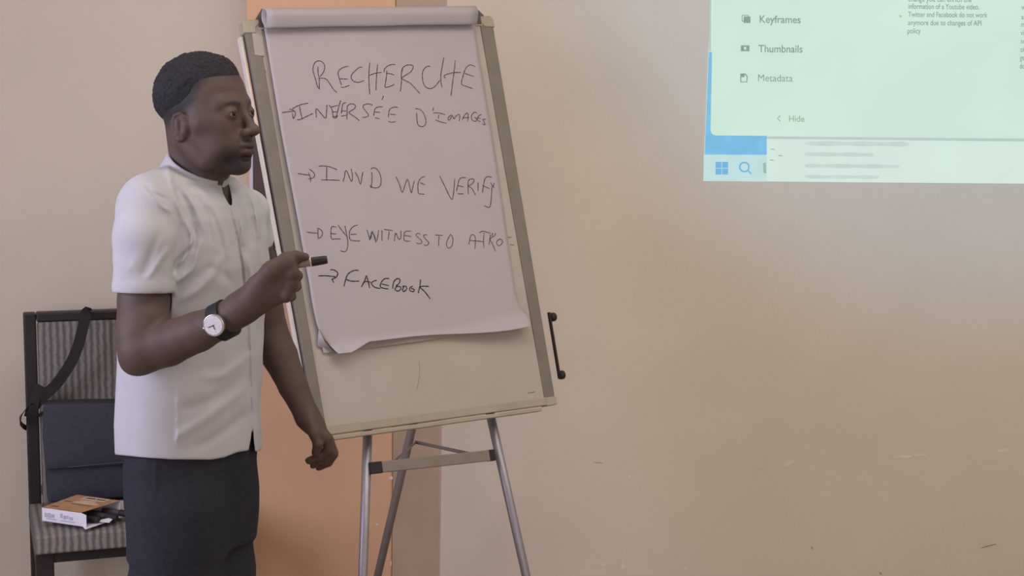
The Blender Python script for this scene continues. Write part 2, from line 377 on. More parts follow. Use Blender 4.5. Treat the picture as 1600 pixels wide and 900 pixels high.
bm = bmesh.new(); ribbon(bm, [bp(456, 470, -.024), bp(481, 606, -.024)], BR, BN, .003, .010); attach(obj('side_rail', bm, mblack), ez)

# ------------------------------------------------------------------ paper pad on the board
mpaper = mat('flip_paper', (168, 159, 161), .8, .025, 6, .05, 30)
mpaper2 = mat('flip_paper_back', (164, 154, 147), .8, .03, 6)
mink = mat('marker_ink', (66, 58, 62), .7, .15, 80)
minkf = mat('marker_ink_fresh', (40, 35, 38), .7, .1, 80)
pad = thing('flip_chart_pad', 'large white paper pad with handwritten list clipped on the easel board', 'paper pad', tuple(bp(610, 300, .01)))
# under sheets
prism('under_sheets', [(413, 42), (741, 38), (770, 215), (797, 400), (810, 517), (700, 527), (600, 541), (505, 552), (478, 420), (445, 230)], .0016, .0040, mpaper2, pad)
# top sheet: a grid that hugs the board and lifts off at its lower corners
left = [(412, 40), (425, 120), (441, 215), (457, 300), (472, 380), (481, 430), (489, 480), (499, 518), (516, 540), (529, 551)]
right = [(740, 37), (752, 110), (768, 205), (781, 290), (794, 380), (800, 420), (807, 460), (815, 482), (826, 494), (829, 503)]
def interp(P, t):
    f = t*(len(P)-1); i = min(int(f), len(P)-2); return edge(P[i], P[i+1], f-i)
NU, NV = 60, 90
bm = bmesh.new(); rowsT = []
ls, rs = spline(left, 10), spline(right, 10)
def sheet(u, v, lift=0):
    A, B = interp(ls, v), interp(rs, v)
    x, y = edge(A, B, u)
    if v > .82:
        k = (v-.82)/.18
        bulge = (u*(1-u)*4)*k*k
        y += 6*bulge*(1 if u > .1 else u/.1) - 9*k*k*math.exp(-((u-.10)/.05)**2)*0
        y -= k*k*(17*min(1, max(0, (u-.07)/.09))*max(0, 1-u)**1.0)
        y += k*k*k*8*math.exp(-((u-1)/.25)**2)
        y += k*k*2.0*math.sin(9*u+1)
    off = .0075 + .0022*math.sin(3*u+4*v)
    off += .016*max(0, (v-.78)/.22)**2*(.5+.5*math.cos(2*math.pi*u)) + .010*max(0, (v-.85)/.15)**2
    return x, y, off+lift
for j in range(NV+1):
    rowsT.append([bm.verts.new(tuple(bp(*sheet(i/NU, j/NV)))) for i in range(NU+1)])
for j in range(NV):
    for i in range(NU): bm.faces.new((rowsT[j][i], rowsT[j][i+1], rowsT[j+1][i+1], rowsT[j+1][i]))
ts = obj('top_sheet', bm, mpaper, smooth=True); attach(ts, pad)
sd = ts.modifiers.new('thick', 'SOLIDIFY'); sd.thickness = .0006; sd.offset = -1
# curled corner and torn tab at the bottom left
bm = bmesh.new(); g = []
for i, (x, y, o_) in enumerate(((498, 514, .008), (507, 533, .014), (516, 545, .012), (523, 549, .006))):
    g.append([bm.verts.new(tuple(bp(x, y, o_))), bm.verts.new(tuple(bp(x-2+i*1.0, 551-(3-i)*3.5, .003)))])
for a, b in zip(g, g[1:]): bm.faces.new((a[0], b[0], b[1], a[1]))
o = attach(obj('curled_corner', bm, mpaper2, smooth=True), pad); o.modifiers.new('t', 'SOLIDIFY').thickness = .0006
bm = bmesh.new(); vs = [bm.verts.new(tuple(bp(x, y, .009))) for x, y in ((522, 532), (540, 530), (545, 538), (541, 546), (535, 551), (528, 552), (524, 549))]
bm.faces.new(vs); o = attach(obj('torn_tab', bm, mpaper, smooth=True), pad); o.modifiers.new('t', 'SOLIDIFY').thickness = .001
# used sheets flipped over the top in a roll
bm = bmesh.new(); rings = []
for k in range(25):
    u = k/24; c0, c1 = (413+329*u, 27-4.5*u)[0], (413+329*u, 27-4.5*u)[1]
    c = bp(c0, c1, .029)
    ring = []
    for q in range(28):
        a = 2*math.pi*q/28; ru = .0215*(1+.02*math.sin(5*u*3)); rn = .0185
        tear = 1+.25*max(0, -math.sin(a))**3
        ring.append(bm.verts.new(tuple(c + BU*ru*math.sin(a)*tear + BN*rn*math.cos(a)*(1-.35*max(0, -math.sin(a))))))
    rings.append(ring)
for a, b in zip(rings, rings[1:]):
    for q in range(28): bm.faces.new((a[q], a[(q+1) % 28], b[(q+1) % 28], b[q]))
ro = attach(obj('rolled_sheets', bm, mpaper, smooth=True), pad); sd = ro.modifiers.new('t', 'SOLIDIFY'); sd.thickness = .003; sd.offset = -1
bm = bmesh.new()
bstroke(bm, [(412, 43.5), (520, 42.5), (640, 40.5), (741, 38.5)], .0022, .0085); attach(obj('fold_line', bm, mpaper2), pad)
# handwriting: strokes traced per letter
HW = {
 'A': (480, 80, 11.25, [
  [(185, 275), (190, 400), (208, 480), (210, 650), (205, 662), (175, 615), (150, 520), (105, 370), (98, 300), (125, 215), (165, 180), (215, 172), (265, 195), (302, 250), (300, 320), (270, 390), (222, 450)],
  [(205, 478), (290, 478), (350, 510), (410, 600), (470, 685), (520, 725)],
  [(715, 267), (640, 285), (570, 325), (540, 380), (550, 440), (570, 510), (600, 600)], [(565, 487), (640, 490), (710, 490)], [(590, 632), (650, 635), (735, 600)],
  [(970, 290), (920, 285), (860, 330), (790, 400), (770, 460), (800, 520), (870, 548), (940, 540), (995, 517)],
  [(1098, 200), (1085, 330), (1080, 470), (1088, 640), (1098, 765)], [(1235, 235), (1220, 380), (1210, 540), (1208, 690)], [(1085, 430), (1180, 395), (1305, 375)],
  [(1545, 240), (1480, 237), (1400, 270), (1355, 320), (1348, 375)], [(1395, 340), (1390, 450), (1365, 620), (1400, 635), (1470, 615), (1530, 585)], [(1395, 390), (1460, 400), (1525, 420)],
  [(1338, 790), (1308, 860)], [(590, 870), (570, 895)]]),
 'B': (610, 80, 11.25, [
  [(215, 310), (190, 400), (190, 560), (170, 712)], [(190, 400), (210, 300), (290, 245), (380, 250), (395, 290), (350, 370), (200, 470), (250, 515), (340, 560), (420, 640), (515, 748)],
  [(700, 270), (640, 270), (580, 330), (558, 420), (575, 560), (625, 635), (700, 660), (780, 620), (865, 515)],
  [(937, 110), (910, 260), (885, 400), (885, 540), (905, 640)], [(965, 480), (940, 435), (1000, 405), (1110, 380), (1235, 375)], [(1137, 165), (1120, 330), (1090, 560), (1062, 790)],
  [(1490, 275), (1400, 243), (1330, 290), (1290, 380), (1305, 340), (1265, 470), (1248, 580), (1330, 620), (1445, 660)], [(1285, 385), (1370, 415), (1465, 447)]]),
 'C': (435, 145, 9.143, [
  [(50, 285), (120, 275), (225, 265)], [(155, 232), (230, 265), (240, 310), (212, 370), (198, 290)], [(195, 235), (240, 205), (320, 170), (425, 150)], [(298, 190), (315, 280), (335, 365)], [(262, 388), (310, 383), (400, 340), (490, 297)],
  [(540, 355), (538, 230), (600, 290), (670, 365), (685, 280), (692, 175)],
  [(720, 178), (760, 230), (780, 330), (800, 365), (840, 345)], [(755, 205), (850, 180)], [(770, 275), (845, 275)], [(888, 115), (860, 200), (825, 345)], [(770, 350), (850, 330)],
  [(965, 142), (920, 160), (905, 230), (895, 300)], [(895, 262), (970, 262)], [(895, 335), (975, 322)],
  [(975, 380), (980, 250), (985, 190), (1040, 158), (1095, 180), (1085, 225), (1010, 275), (1020, 300), (1090, 345), (1155, 400)],
  [(1345, 182), (1290, 160), (1220, 175), (1210, 215), (1250, 270), (1285, 320), (1260, 345), (1200, 355)],
  [(1490, 202), (1420, 205), (1375, 240), (1358, 330)], [(1370, 275), (1450, 280)], [(1375, 360), (1445, 372)], [(1500, 48), (1475, 102)]]),
 'D': (600, 145, 9.143, [
  [(200, 212), (140, 208), (75, 245), (60, 355)], [(85, 308), (165, 315)], [(60, 408), (100, 422), (165, 415)],
  [(440, 230), (500, 235), (560, 290), (595, 390), (585, 460), (540, 485), (480, 450), (462, 290)], [(705, 210), (695, 262)],
  [(700, 290), (780, 290), (870, 313)], [(778, 315), (775, 375)], [(732, 388), (800, 415), (890, 437)],
  [(965, 315), (920, 350), (912, 388), (940, 385), (970, 330), (990, 360), (1000, 372), (1030, 330), (1078, 315), (1072, 405)],
  [(1112, 388), (1150, 320), (1190, 290), (1200, 340), (1190, 410)], [(1130, 362), (1215, 350)],
  [(1330, 300), (1290, 278), (1245, 330), (1255, 385), (1300, 410), (1325, 380), (1290, 350)],
  [(1390, 310), (1350, 330), (1330, 385), (1375, 415)], [(1335, 360), (1380, 370)], [(1455, 380), (1410, 385), (1430, 420), (1440, 460), (1400, 445)]]),
 'E': (460, 250, 10, [
  [(50, 213), (130, 225), (240, 240)], [(230, 145), (285, 185), (315, 235), (290, 280), (210, 297)], [(215, 200), (245, 270), (250, 345)],
  [(375, 100), (450, 93), (550, 110), (670, 155)], [(503, 110), (502, 210), (500, 320)], [(415, 312), (550, 313), (700, 320)],
  [(755, 340), (780, 260), (790, 185), (815, 175), (850, 250), (890, 335), (905, 260), (885, 140)], [(945, 190), (990, 270), (1030, 380), (1050, 280), (1068, 185)],
  [(1180, 390), (1198, 430), (1210, 300), (1205, 190)], [(1190, 150), (1225, 122), (1280, 140), (1330, 210), (1352, 310), (1340, 400), (1280, 438), (1205, 425)]]),
 'F': (610, 260, 8.889, [
  [(72, 140), (120, 240), (162, 360), (200, 260), (235, 180), (265, 280), (288, 370), (310, 280), (330, 200)], [(480, 142), (420, 165), (382, 240), (382, 350), (395, 380), (470, 388)], [(412, 228), (480, 258)],
  [(682, 132), (760, 290), (850, 460), (880, 320), (888, 175)], [(1050, 157), (980, 160), (945, 210), (915, 345)], [(925, 265), (1015, 288)], [(932, 378), (970, 385), (1010, 378)],
  [(1080, 385), (1078, 210), (1130, 175), (1162, 195), (1130, 245), (1085, 275), (1130, 310), (1180, 400)], [(1215, 225), (1215, 345)],
  [(1405, 155), (1350, 143), (1305, 190), (1275, 370)], [(1275, 268), (1375, 310)], [(1392, 225), (1420, 280), (1440, 230)], [(1440, 300), (1410, 290), (1400, 420), (1385, 550), (1350, 568), (1300, 545)]]),
 'G': (470, 340, 8.889, [
  [(80, 200), (150, 212), (235, 218)], [(225, 145), (275, 170), (300, 215), (280, 270), (235, 290)], [(235, 160), (238, 285)],
  [(490, 133), (430, 128), (415, 200), (425, 295), (480, 295), (548, 298)], [(420, 222), (490, 228)],
  [(515, 105), (570, 180), (635, 260)], [(610, 115), (635, 240), (652, 360), (635, 450), (600, 475), (550, 460)],
  [(790, 103), (720, 130), (675, 200), (680, 300), (730, 320), (820, 325)], [(690, 235), (775, 232)],
  [(915, 170), (965, 300), (990, 190), (1045, 330), (1080, 175)], [(950, 315), (985, 200)], [(1040, 350), (1020, 250), (970, 210)], [(1125, 180), (1125, 325)], [(1155, 165), (1275, 182)], [(1225, 195), (1210, 310)],
  [(1295, 330), (1315, 215), (1345, 280), (1365, 305), (1390, 265), (1385, 185)], [(1530, 190), (1450, 195), (1430, 250), (1440, 320), (1520, 330)], [(1440, 248), (1530, 265)]]),
 'H': (640, 340, 8.889, [
  [(150, 235), (115, 218), (85, 245), (130, 290), (170, 335), (140, 365), (90, 355)], [(240, 240), (190, 248), (220, 300), (265, 350), (235, 388), (195, 378)], [(355, 245), (460, 248)], [(405, 260), (402, 398)],
  [(565, 235), (520, 320), (510, 390), (540, 425), (580, 400), (600, 330), (590, 265), (565, 235)],
  [(820, 370), (845, 260), (875, 238), (910, 280), (905, 435)], [(835, 318), (930, 325), (1030, 338)], [(965, 212), (1020, 190), (1120, 220)], [(1030, 210), (1025, 330), (1030, 420)],
  [(1120, 240), (1100, 380)], [(1150, 215), (1140, 260)], [(1190, 215), (1180, 250), (1115, 300), (1150, 370), (1190, 468)], [(1255, 300), (1210, 330), (1215, 375), (1245, 390), (1290, 345), (1270, 305), (1240, 300)]]),
}
HWF = (490, 410, 8, [
  [(55, 170), (150, 168), (270, 180)], [(205, 93), (250, 95), (298, 130), (285, 180), (235, 210)], [(225, 205), (250, 255)],
  [(562, 102), (500, 102), (430, 145), (400, 210), (378, 300)], [(400, 210), (470, 235), (565, 235)],
  [(595, 310), (640, 220), (658, 170), (680, 240), (697, 322)], [(610, 265), (650, 240), (710, 250)], [(790, 225), (750, 235), (720, 265), (760, 310), (830, 328)],
  [(945, 203), (890, 205), (850, 240), (835, 310), (930, 333)], [(850, 270), (940, 292)],
  [(985, 330), (1000, 245), (1040, 205), (1075, 215), (1070, 260), (1030, 295), (1080, 305), (1085, 340), (1045, 358), (1015, 335), (1040, 295)],
  [(1105, 300), (1150, 300), (1160, 335), (1125, 365), (1110, 345), (1125, 300)], [(1240, 298), (1200, 320), (1205, 355), (1245, 365), (1255, 340), (1215, 325)], [(1335, 215), (1325, 300), (1305, 385)], [(1440, 303), (1380, 298), (1330, 310), (1390, 370), (1455, 455)]])
from mathutils.bvhtree import BVHTree
_sv = [v.co.copy() for v in ts.data.vertices]; BVH = BVHTree.FromPolygons(_sv, [tuple(p.vertices) for p in ts.data.polygons])
def on_paper(px, py):
    h = BVH.ray_cast(Vector(CAM), Vector(ray(px, py)))
    return (np.array(h[0]) if h[0] is not None else bp(px, py, .008)) + BN*.0011
def hstroke(bm, pts, w):
    vs = []; P = [on_paper(x, y) for x, y in pts]
    for i, p in enumerate(P):
        t = P[min(i+1, len(P)-1)]-P[max(i-1, 0)]; t = t/(np.linalg.norm(t)+1e-9); q = np.cross(BN, t)*w/2*(.8+.35*math.sin(i*.9+w*900)**2)
        vs.append((bm.verts.new(tuple(p-q)), bm.verts.new(tuple(p+q))))
    for a, b in zip(vs, vs[1:]): bm.faces.new((a[0], a[1], b[1], b[0]))
HW['I'] = HWF
for parts, w, M in (((('A', 0, 99), ('B', 0, 99)), .0021, mink), ((('C', 0, 2), ), .0021, mink), ((('C', 2, 99), ('D', 0, 3)), .0021, mink), ((('D', 3, 99),), .0021, mink), ((('E', 0, 3),), .0021, mink), ((('E', 3, 99),), .0021, mink),
        ((('F', 0, 3),), .0021, mink), ((('F', 3, 99),), .0021, mink), ((('G', 0, 3),), .0020, mink), ((('G', 3, 8),), .0020, mink), ((('G', 8, 99), ('H', 0, 2)), .0020, mink), ((('H', 2, 5),), .0020, mink), ((('H', 5, 99),), .0020, mink),
        ((('I', 0, 3),), .0027, minkf), ((('I', 3, 99),), .0027, minkf)):
    bm = bmesh.new()
    for k, i0, i1 in parts:
        x0, y0, s, strokes = HW[k]
        for st in strokes[i0:i1]: hstroke(bm, [(x0+p[0]/s, y0+p[1]/s) for p in spline(st, 5)], w)
    attach(obj('handwriting', bm, M), pad)

# ------------------------------------------------------------------ distance-field modelling for the figure
class Grid:
    def __init__(s, xs, ys, zs):
        s.xs, s.ys, s.zs = [np.asarray(a, np.float32) for a in (xs, ys, zs)]
        s.F = np.full((len(xs), len(ys), len(zs)), .06, np.float32)
    def sl(s, lo, hi):
        out = []
        for a, l, h in zip((s.xs, s.ys, s.zs), lo, hi):
            i0 = max(0, np.searchsorted(a, l)-1); i1 = min(len(a), np.searchsorted(a, h)+1)
            out.append(slice(i0, max(i0+1, i1)))
        return tuple(out)
    def co(s, sl):
        return s.xs[sl[0]][:, None, None], s.ys[sl[1]][None, :, None], s.zs[sl[2]][None, None, :]
    def add(s, fn, lo, hi, k=0., mode='u'):
        mg = max(k, .012)+.006; sl = s.sl(np.array(lo)-mg, np.array(hi)+mg)
        d = fn(*s.co(sl)).astype(np.float32); A = s.F[sl]
        if mode == 'u': s.F[sl] = smin(A, d, k)
        elif mode == 's': s.F[sl] = -smin(-A, d, k)
        elif mode == 'i': s.F[sl] = -smin(-A, -d, k)
    def mesh(s, name):
        V, Q = nets(s.F, s.xs, s.ys, s.zs); me = bpy.data.meshes.new(name); n = len(V); q = len(Q)
        me.vertices.add(n); me.vertices.foreach_set('co', V.astype(np.float32).ravel())
        me.loops.add(q*4); me.loops.foreach_set('vertex_index', Q.astype(np.int32).ravel())
        me.polygons.add(q); me.polygons.foreach_set('loop_start', np.arange(0, q*4, 4, dtype=np.int32))
        me.update(calc_edges=True); me.validate(); return me, V
def smin(a, b, k):
    if k <= 0: return np.minimum(a, b)
    h = np.clip(.5+.5*(b-a)/k, 0, 1); return b+(a-b)*h-k*h*(1-h)
def nets(F, xs, ys, zs):
    ins = F < 0; nx, ny, nz = F.shape
    cnt = np.zeros((nx-1, ny-1, nz-1), np.int8)
    for i in (0, 1):
        for j in (0, 1):
            for k in (0, 1): cnt += ins[i:nx-1+i, j:ny-1+j, k:nz-1+k]
    act = (cnt > 0) & (cnt < 8); idx = np.argwhere(act); N = len(idx)
    vid = np.full(act.shape, -1, np.int32); vid[act] = np.arange(N)
    acc = np.zeros((N, 3)); c = np.zeros(N)
    I, J, K = idx.T
    cor = {(i, j, k): F[I+i, J+j, K+k].astype(float) for i in (0, 1) for j in (0, 1) for k in (0, 1)}
    for ax in range(3):
        for a in (0, 1):
            for b in (0, 1):
                p = [0, 0, 0]; o = [q for q in range(3) if q != ax]; p[o[0]] = a; p[o[1]] = b
                p1 = list(p); p1[ax] = 1; f0, f1 = cor[tuple(p)], cor[tuple(p1)]
                cr = (f0 < 0) != (f1 < 0); t = np.where(cr, f0/np.where(cr, f0-f1, 1), 0)
                pos = np.tile(np.array(p, float), (N, 1)); pos[:, ax] += t
                acc += pos*cr[:, None]; c += cr
    fr = acc/c[:, None]; V = np.empty((N, 3))
    for d, a in enumerate((xs, ys, zs)):
        a = a.astype(float); V[:, d] = a[idx[:, d]]+fr[:, d]*(a[idx[:, d]+1]-a[idx[:, d]])
    quads = []
    for ax in range(3):
        A = [slice(1, n-1) for n in (nx, ny, nz)]; B = list(A); A[ax] = slice(0, F.shape[ax]-1); B[ax] = slice(1, F.shape[ax])
        s0, s1 = ins[tuple(A)], ins[tuple(B)]
        e = np.argwhere(s0 != s1); flip = s0[tuple(e.T)]
        o = [q for q in range(3) if q != ax]; base = e.copy()
        base[:, o[0]] += 1; base[:, o[1]] += 1
        def g(da, db):
            w = base.copy(); w[:, o[0]] += da; w[:, o[1]] += db; return vid[tuple(w.T)]
        q = np.stack([g(-1, -1), g(0, -1), g(0, 0), g(-1, 0)], 1)
        if ax == 1: flip = ~flip
        q[~flip] = q[~flip][:, ::-1]; quads.append(q)
    return V, np.concatenate(quads)
def rc(a, b, ra, rb):
    a = np.asarray(a, float); b = np.asarray(b, float); d = b-a; L2 = float(d@d)+1e-12
    def f(X, Y, Z):
        t = np.clip(((X-a[0])*d[0]+(Y-a[1])*d[1]+(Z-a[2])*d[2])/L2, 0, 1)
        return np.sqrt((X-a[0]-t*d[0])**2+(Y-a[1]-t*d[1])**2+(Z-a[2]-t*d[2])**2)-(ra+(rb-ra)*t)
    m = max(ra, rb); return f, np.minimum(a, b)-m, np.maximum(a, b)+m
def ell(c, r, M=np.eye(3)):      # M rows: local axes
    c = np.asarray(c, float)
    def f(X, Y, Z):
        q = [(M[i][0]*(X-c[0])+M[i][1]*(Y-c[1])+M[i][2]*(Z-c[2])) for i in range(3)]
        k0 = np.sqrt(sum((q[i]/r[i])**2 for i in range(3)))+1e-9; k1 = np.sqrt(sum((q[i]/r[i]**2)**2 for i in range(3)))+1e-9
        return k0*(k0-1)/k1
    e = np.sqrt(sum((np.array(M[i])*r[i])**2 for i in range(3))); return f, c-e, c+e
def chain(G, P, k, dr=0.):
    for (a, ra), (b, rb) in zip(P, P[1:]): G.add(*rc(a, b, ra+dr, rb+dr), k)
def J(px, py, Y, r): return at(px, py, Y), r

# ------------------------------------------------------------------ the man
FWD = np.array([.857, -.515]); LAT = np.array([.515, .857])     # torso heading and its left
TY = 3.07
def make_loft(rows, aw, n=2.4, Yc=TY):
    z, cx, hw = [], [], []
    for py, L, Rr in rows:
        p = at((L+Rr)/2, py, Yc); a = at(L, py, Yc); b = at(Rr, py, Yc); z.append(p[2]); cx.append(p[0]); hw.append((b[0]-a[0])/2)
    z, cx, hw = [np.array(v)[::-1] for v in (z, cx, hw)]
    def f(X, Y, Z, dr=0.):
        zz = Z.ravel(); c = np.interp(zz, z, cx); h = np.interp(zz, z, hw); a = np.interp(zz, [z[0], z[-1]], aw[::-1])
        a = np.minimum(a, 1.12*h); q_ = n/(n-1.); b = np.maximum((.98*h)**q_-(a*.676)**q_, 1e-4)**(1/q_)/.737; b = np.maximum(b, .55*a)
        a, b, c = [v[None, None, :] for v in (a+dr, b+dr, c)]
        u = np.abs((X-c)*LAT[0]+(Y-Yc)*LAT[1])/a; v = np.abs((X-c)*FWD[0]+(Y-Yc)*FWD[1])/b
        return ((u**n+v**n+1e-12)**(1/n)-1)*np.minimum(a, b)
    return f, z[0], z[-1]
shirt_rows = [(286, 262, 362), (296, 240, 384), (312, 222, 402), (335, 206, 414), (370, 196, 420), (410, 190, 424), (460, 187, 421), (510, 186, 416), (560, 186, 413), (600, 184, 412), (650, 181.5, 409.5), (700, 183, 411), (735, 184, 412)]
torso, tz0, tz1 = make_loft(shirt_rows, (.172, .166))
pant_rows = [(650, 203, 394), (690, 194, 401), (715, 191, 404.5), (745, 194, 404.5), (790, 203, 401), (850, 207, 397.5), (905, 208, 395), (945, 208, 394), (1030, 209, 392)]
pants, pz0, pz1 = make_loft(pant_rows, (.160, .140), 2.5)
SHR = [J(232, 328, 2.95, .060), J(225, 372, 2.915, .0575), J(224, 468, 2.90, .0575)]       # near sleeve
SHL = [J(383, 331, 3.21, .047), J(400, 412, 3.255, .050)]                                   # far sleeve
ARM_R = [J(230, 335, 2.945, .048), J(224.5, 470, 2.902, .0490), J(221, 525, 2.875, .0475), J(223, 546, 2.865, .046)]
FORE_R = [J(223, 546, 2.865, .046), J(262, 537, 2.855, .0425), J(310, 518, 2.835, .0375), J(350, 500, 2.815, .0315), J(381, 480, 2.805, .030)]
ARM_L = [J(386, 335, 3.21, .042), J(405, 430, 3.26, .041), J(418, 512, 3.285, .041)]
FORE_L = [J(418, 512, 3.285, .041), J(437, 556, 3.275, .0385), J(458, 603, 3.255, .0315), J(481, 652, 3.235, .0255)]
HC = at(315, 174, 3.06); HA, HP = R(23), R(4)
hf = np.array([math.cos(HA)*math.cos(HP), -math.sin(HA)*math.cos(HP), math.sin(HP)]); hl = np.array([math.sin(HA), math.cos(HA), 0]); hu = np.cross(hf, hl)
HM = np.array([hf, hl, hu]); HS = 1.05
def hp(x, y, z): return HC + (hf*x + hl*y + hu*z)*HS
def hloc(X, Y, Z):
    d = (X-HC[0], Y-HC[1], Z-HC[2]); return [(HM[i][0]*d[0]+HM[i][1]*d[1]+HM[i][2]*d[2])/HS for i in range(3)]
def build_head(G):
    E = lambda x, y, z, a, b, c, k, mode='u': G.add(*ell(hp(x, y, z), (a*HS, b*HS, c*HS), HM), k, mode)
    C = lambda p, q, a, b, k, mode='u': G.add(*rc(hp(*p), hp(*q), a*HS, b*HS), k, mode)
    E(-.005, 0, .028, .080, .073, .074, 0)                 # cranium
    E(.030, 0, .026, .058, .063, .066, .02)               # forehead
    E(.036, 0, -.030, .056, .060, .072, .025)              # mid face
    E(.030, 0, -.075, .056, .051, .042, .025)              # jaw
    for s in (-1, 1):
        C((-.006, s*.058, -.050), (.034, s*.048, -.092), .016, .014, .035)   # jaw angle
        C((.036, s*.056, -.022), (.066, s*.041, -.026), .014, .014, .030)    # cheekbone
        C((.083, s*.012, .012), (.070, s*.044, .013), .011, .009, .016)      # brow ridge
        E(.060, s*.034, -.062, .020, .016, .024, .03)                        # cheek
    E(.074, 0, -.104, .022, .026, .018, .02)               # chin
    E(.080, 0, -.066, .020, .029, .026, .020)              # muzzle
    for s in (-1, 1): E(.1035, s*.031, -.007, .018, .0165, .010, .012, 's')  # sockets
    C((.086, 0, .004), (.110, 0, -.036), .0070, .0095, .010)                 # nose bridge
    E(.1135, 0, -.0400, .0105, .0115, .0095, .007)
    for s in (-1, 1):
        E(.1030, s*.0130, -.0430, .0100, .0075, .0076, .007)
        E(.110, s*.0075, -.0505, .005, .0035, .0035, .002, 's')              # nostril
        E(.0820, s*.031, -.0065, .0138, .0138, .0120, .008)                  # lids over the eyeball
        E(.0965, s*.033, -.0072, .0085, .0128, .0036, .0012, 's')            # lid opening
    E(.0975, 0, -.0655, .0100, .0235, .0068, .006)         # upper lip
    E(.0960, 0, -.0785, .0100, .0205, .0075, .006)         # lower lip
    E(.108, 0, -.0720, .0085, .0240, .0013, .002, 's')     # mouth line
    E(.094, 0, -.0905, .006, .018, .005, .006, 's')
    for s in (-1, 1):                                        # ears
        M2 = np.array([hf*.97+hu*-.16-hl*s*.24, hl*s*.97+hf*.24, hu*.98+hf*.16]); M2 = np.array([v/np.linalg.norm(v) for v in M2])
        G.add(*ell(hp(.003, s*.0735, -.027), (.0145*HS, .0068*HS, .0250*HS), M2), .005)
        G.add(*ell(hp(.011, s*.068, -.027), (.010*HS, .009*HS, .018*HS), M2), .006)
        G.add(*ell(hp(.0040, s*.0825, -.026), (.0090*HS, .0055*HS, .0170*HS), M2), .002, 's')
        ep = [(.009, .006), (.008, .017), (.001, .0245), (-.009, .0215), (-.0145, .010), (-.0140, -.003), (-.0095, -.014), (-.003, -.022), (.003, -.022)]
        for (x0, z0), (x1, z1), r0, r1 in zip(ep, ep[1:], (.002, .0028, .0032, .0034, .0034, .0033, .0033, .0048), (.0028, .0032, .0034, .0034, .0033, .0033, .0048, .0042)):
            C((.003+x0*.95, s*(.0765-.20*x0), -.027+z0), (.003+x1*.95, s*(.0765-.20*x1), -.027+z1), r0, r1, .0030)
        C((-.001, s*.0785, -.014), (-.0005, s*.0785, -.036), .0026, .0026, .003)
        C((.013, s*.0750, -.026), (.013, s*.0740, -.034), .0040, .0036, .003)
Xg = np.arange(-.865, -.325, .0025); Yg = np.arange(2.70, 3.345, .0025)
zb, zt = .05, float(at(310, 78, 3.0)[2])
Zg = np.concatenate([np.arange(zb, .86, .010), np.arange(.86, 1.44, .0025), np.arange(1.44, zt+.02, .0020)])
B = Grid(Xg, Yg, Zg)
build_head(B)
chain(B, [J(303, 208, 3.065, .054), J(309, 262, 3.065, .0535)], .022)                    # neck
B.add(*rc(hp(.025, 0, -.070), at(322, 278, 3.045), .036, .036), .02)
chain(B, [J(309, 262, 3.065, .0535), J(312, 330, 3.065, .066)], .0)
B.add(lambda X, Y, Z: np.maximum(torso(X, Y, Z, -.009), np.maximum(Z-tz1, float(at(300, 660, TY)[2])-Z)), (-.9, 2.7, tz0), (-.3, 3.4, tz1), .03)
chain(B, [J(300, 306, 3.06, .045), SHR[0]], .03, -.009); chain(B, [J(318, 306, 3.09, .043), SHL[0]], .03, -.009)
chain(B, ARM_R, .005); chain(B, FORE_R, .006); B.add(*ell(at(211, 566, 2.87), (.024, .026, .022)), .02)
chain(B, ARM_L, .005); chain(B, FORE_L, .006)
B.add(*ell(at(229, 508, 2.88), (.045, .044, .046)), .015)
# right hand closed round the marker, back of the hand to the camera
RH = {'index': [(394, 464, 2.795, .0160), (450, 414, 2.782, .0125), (467, 402, 2.806, .0098), (473, 401, 2.826, .0085)],
      'middle': [(392, 470, 2.795, .0160), (456, 428, 2.782, .0130), (464, 431, 2.812, .0105), (455, 437, 2.836, .0095), (442, 440, 2.832, .0085)],
      'ring': [(392, 478, 2.797, .0160), (455, 445, 2.786, .0125), (462, 447, 2.812, .0103), (452, 451, 2.836, .0092), (440, 453, 2.832, .0083)],
      'little': [(392, 485, 2.800, .0150), (448, 460, 2.792, .0115), (455, 463, 2.814, .0092), (447, 466, 2.834, .0082), (437, 466, 2.830, .0075)]}
chain(B, [J(378, 480, 2.805, .029), J(398, 466, 2.800, .028)], .015)
B.add(*rc(at(400, 462, 2.800), at(438, 434, 2.796), .026, .024), .015)
for nm, P in RH.items():
    Q = [J(*p) for p in P]; chain(B, Q[:2], .010); chain(B, Q[1:], .003)
for x, y, r in ((451, 413, .0138), (457, 427, .0140), (456, 444, .0132), (449, 459, .012)): B.add(*ell(at(x, y, 2.781), (r*.9, r*.8, r)), .006)
TH = [J(402, 446, 2.790, .019), J(424, 423, 2.776, .0160), J(446, 405, 2.782, .0120), J(462, 400, 2.792, .0098), J(477, 401.5, 2.800, .0076)]
chain(B, TH[:3], .012); chain(B, TH[2:], .004)
# left hand hanging, fingers curled back
LHF = [[(484, 656, .0140), (511, 685, .0125), (514, 703, .0102), (500, 714, .0094), (482, 720, .0082)],
       [(484, 655, .0140), (512, 686, .0125), (519, 707, .0104), (507, 720.5, .0095), (489, 726.5, .0083)],
       [(485, 657, .0140), (513, 688, .0122), (522, 709, .0100), (513, 723, .0092), (498, 730, .0081)],
       [(486, 660, .0135), (513, 691, .0112), (521, 709, .0090), (515, 720, .0082), (504, 727, .0072)]]
for (P, dy) in zip(LHF, (0, .018, .036, .053)):
    Q = [J(P[0][0], P[0][1], 3.222+dy*.55, P[0][2])]+[J(x, y, 3.203+dy, r) for x, y, r in P[1:]]
    chain(B, Q[:2], .010); chain(B, Q[1:], .002)
chain(B, [J(481, 652, 3.235, .0255), J(490, 664, 3.232, .024)], .012)
TL_ = [J(484, 660, 3.212, .015), J(492, 678, 3.192, .0130), J(497, 694, 3.186, .0108), J(493, 708, 3.188, .0092)]
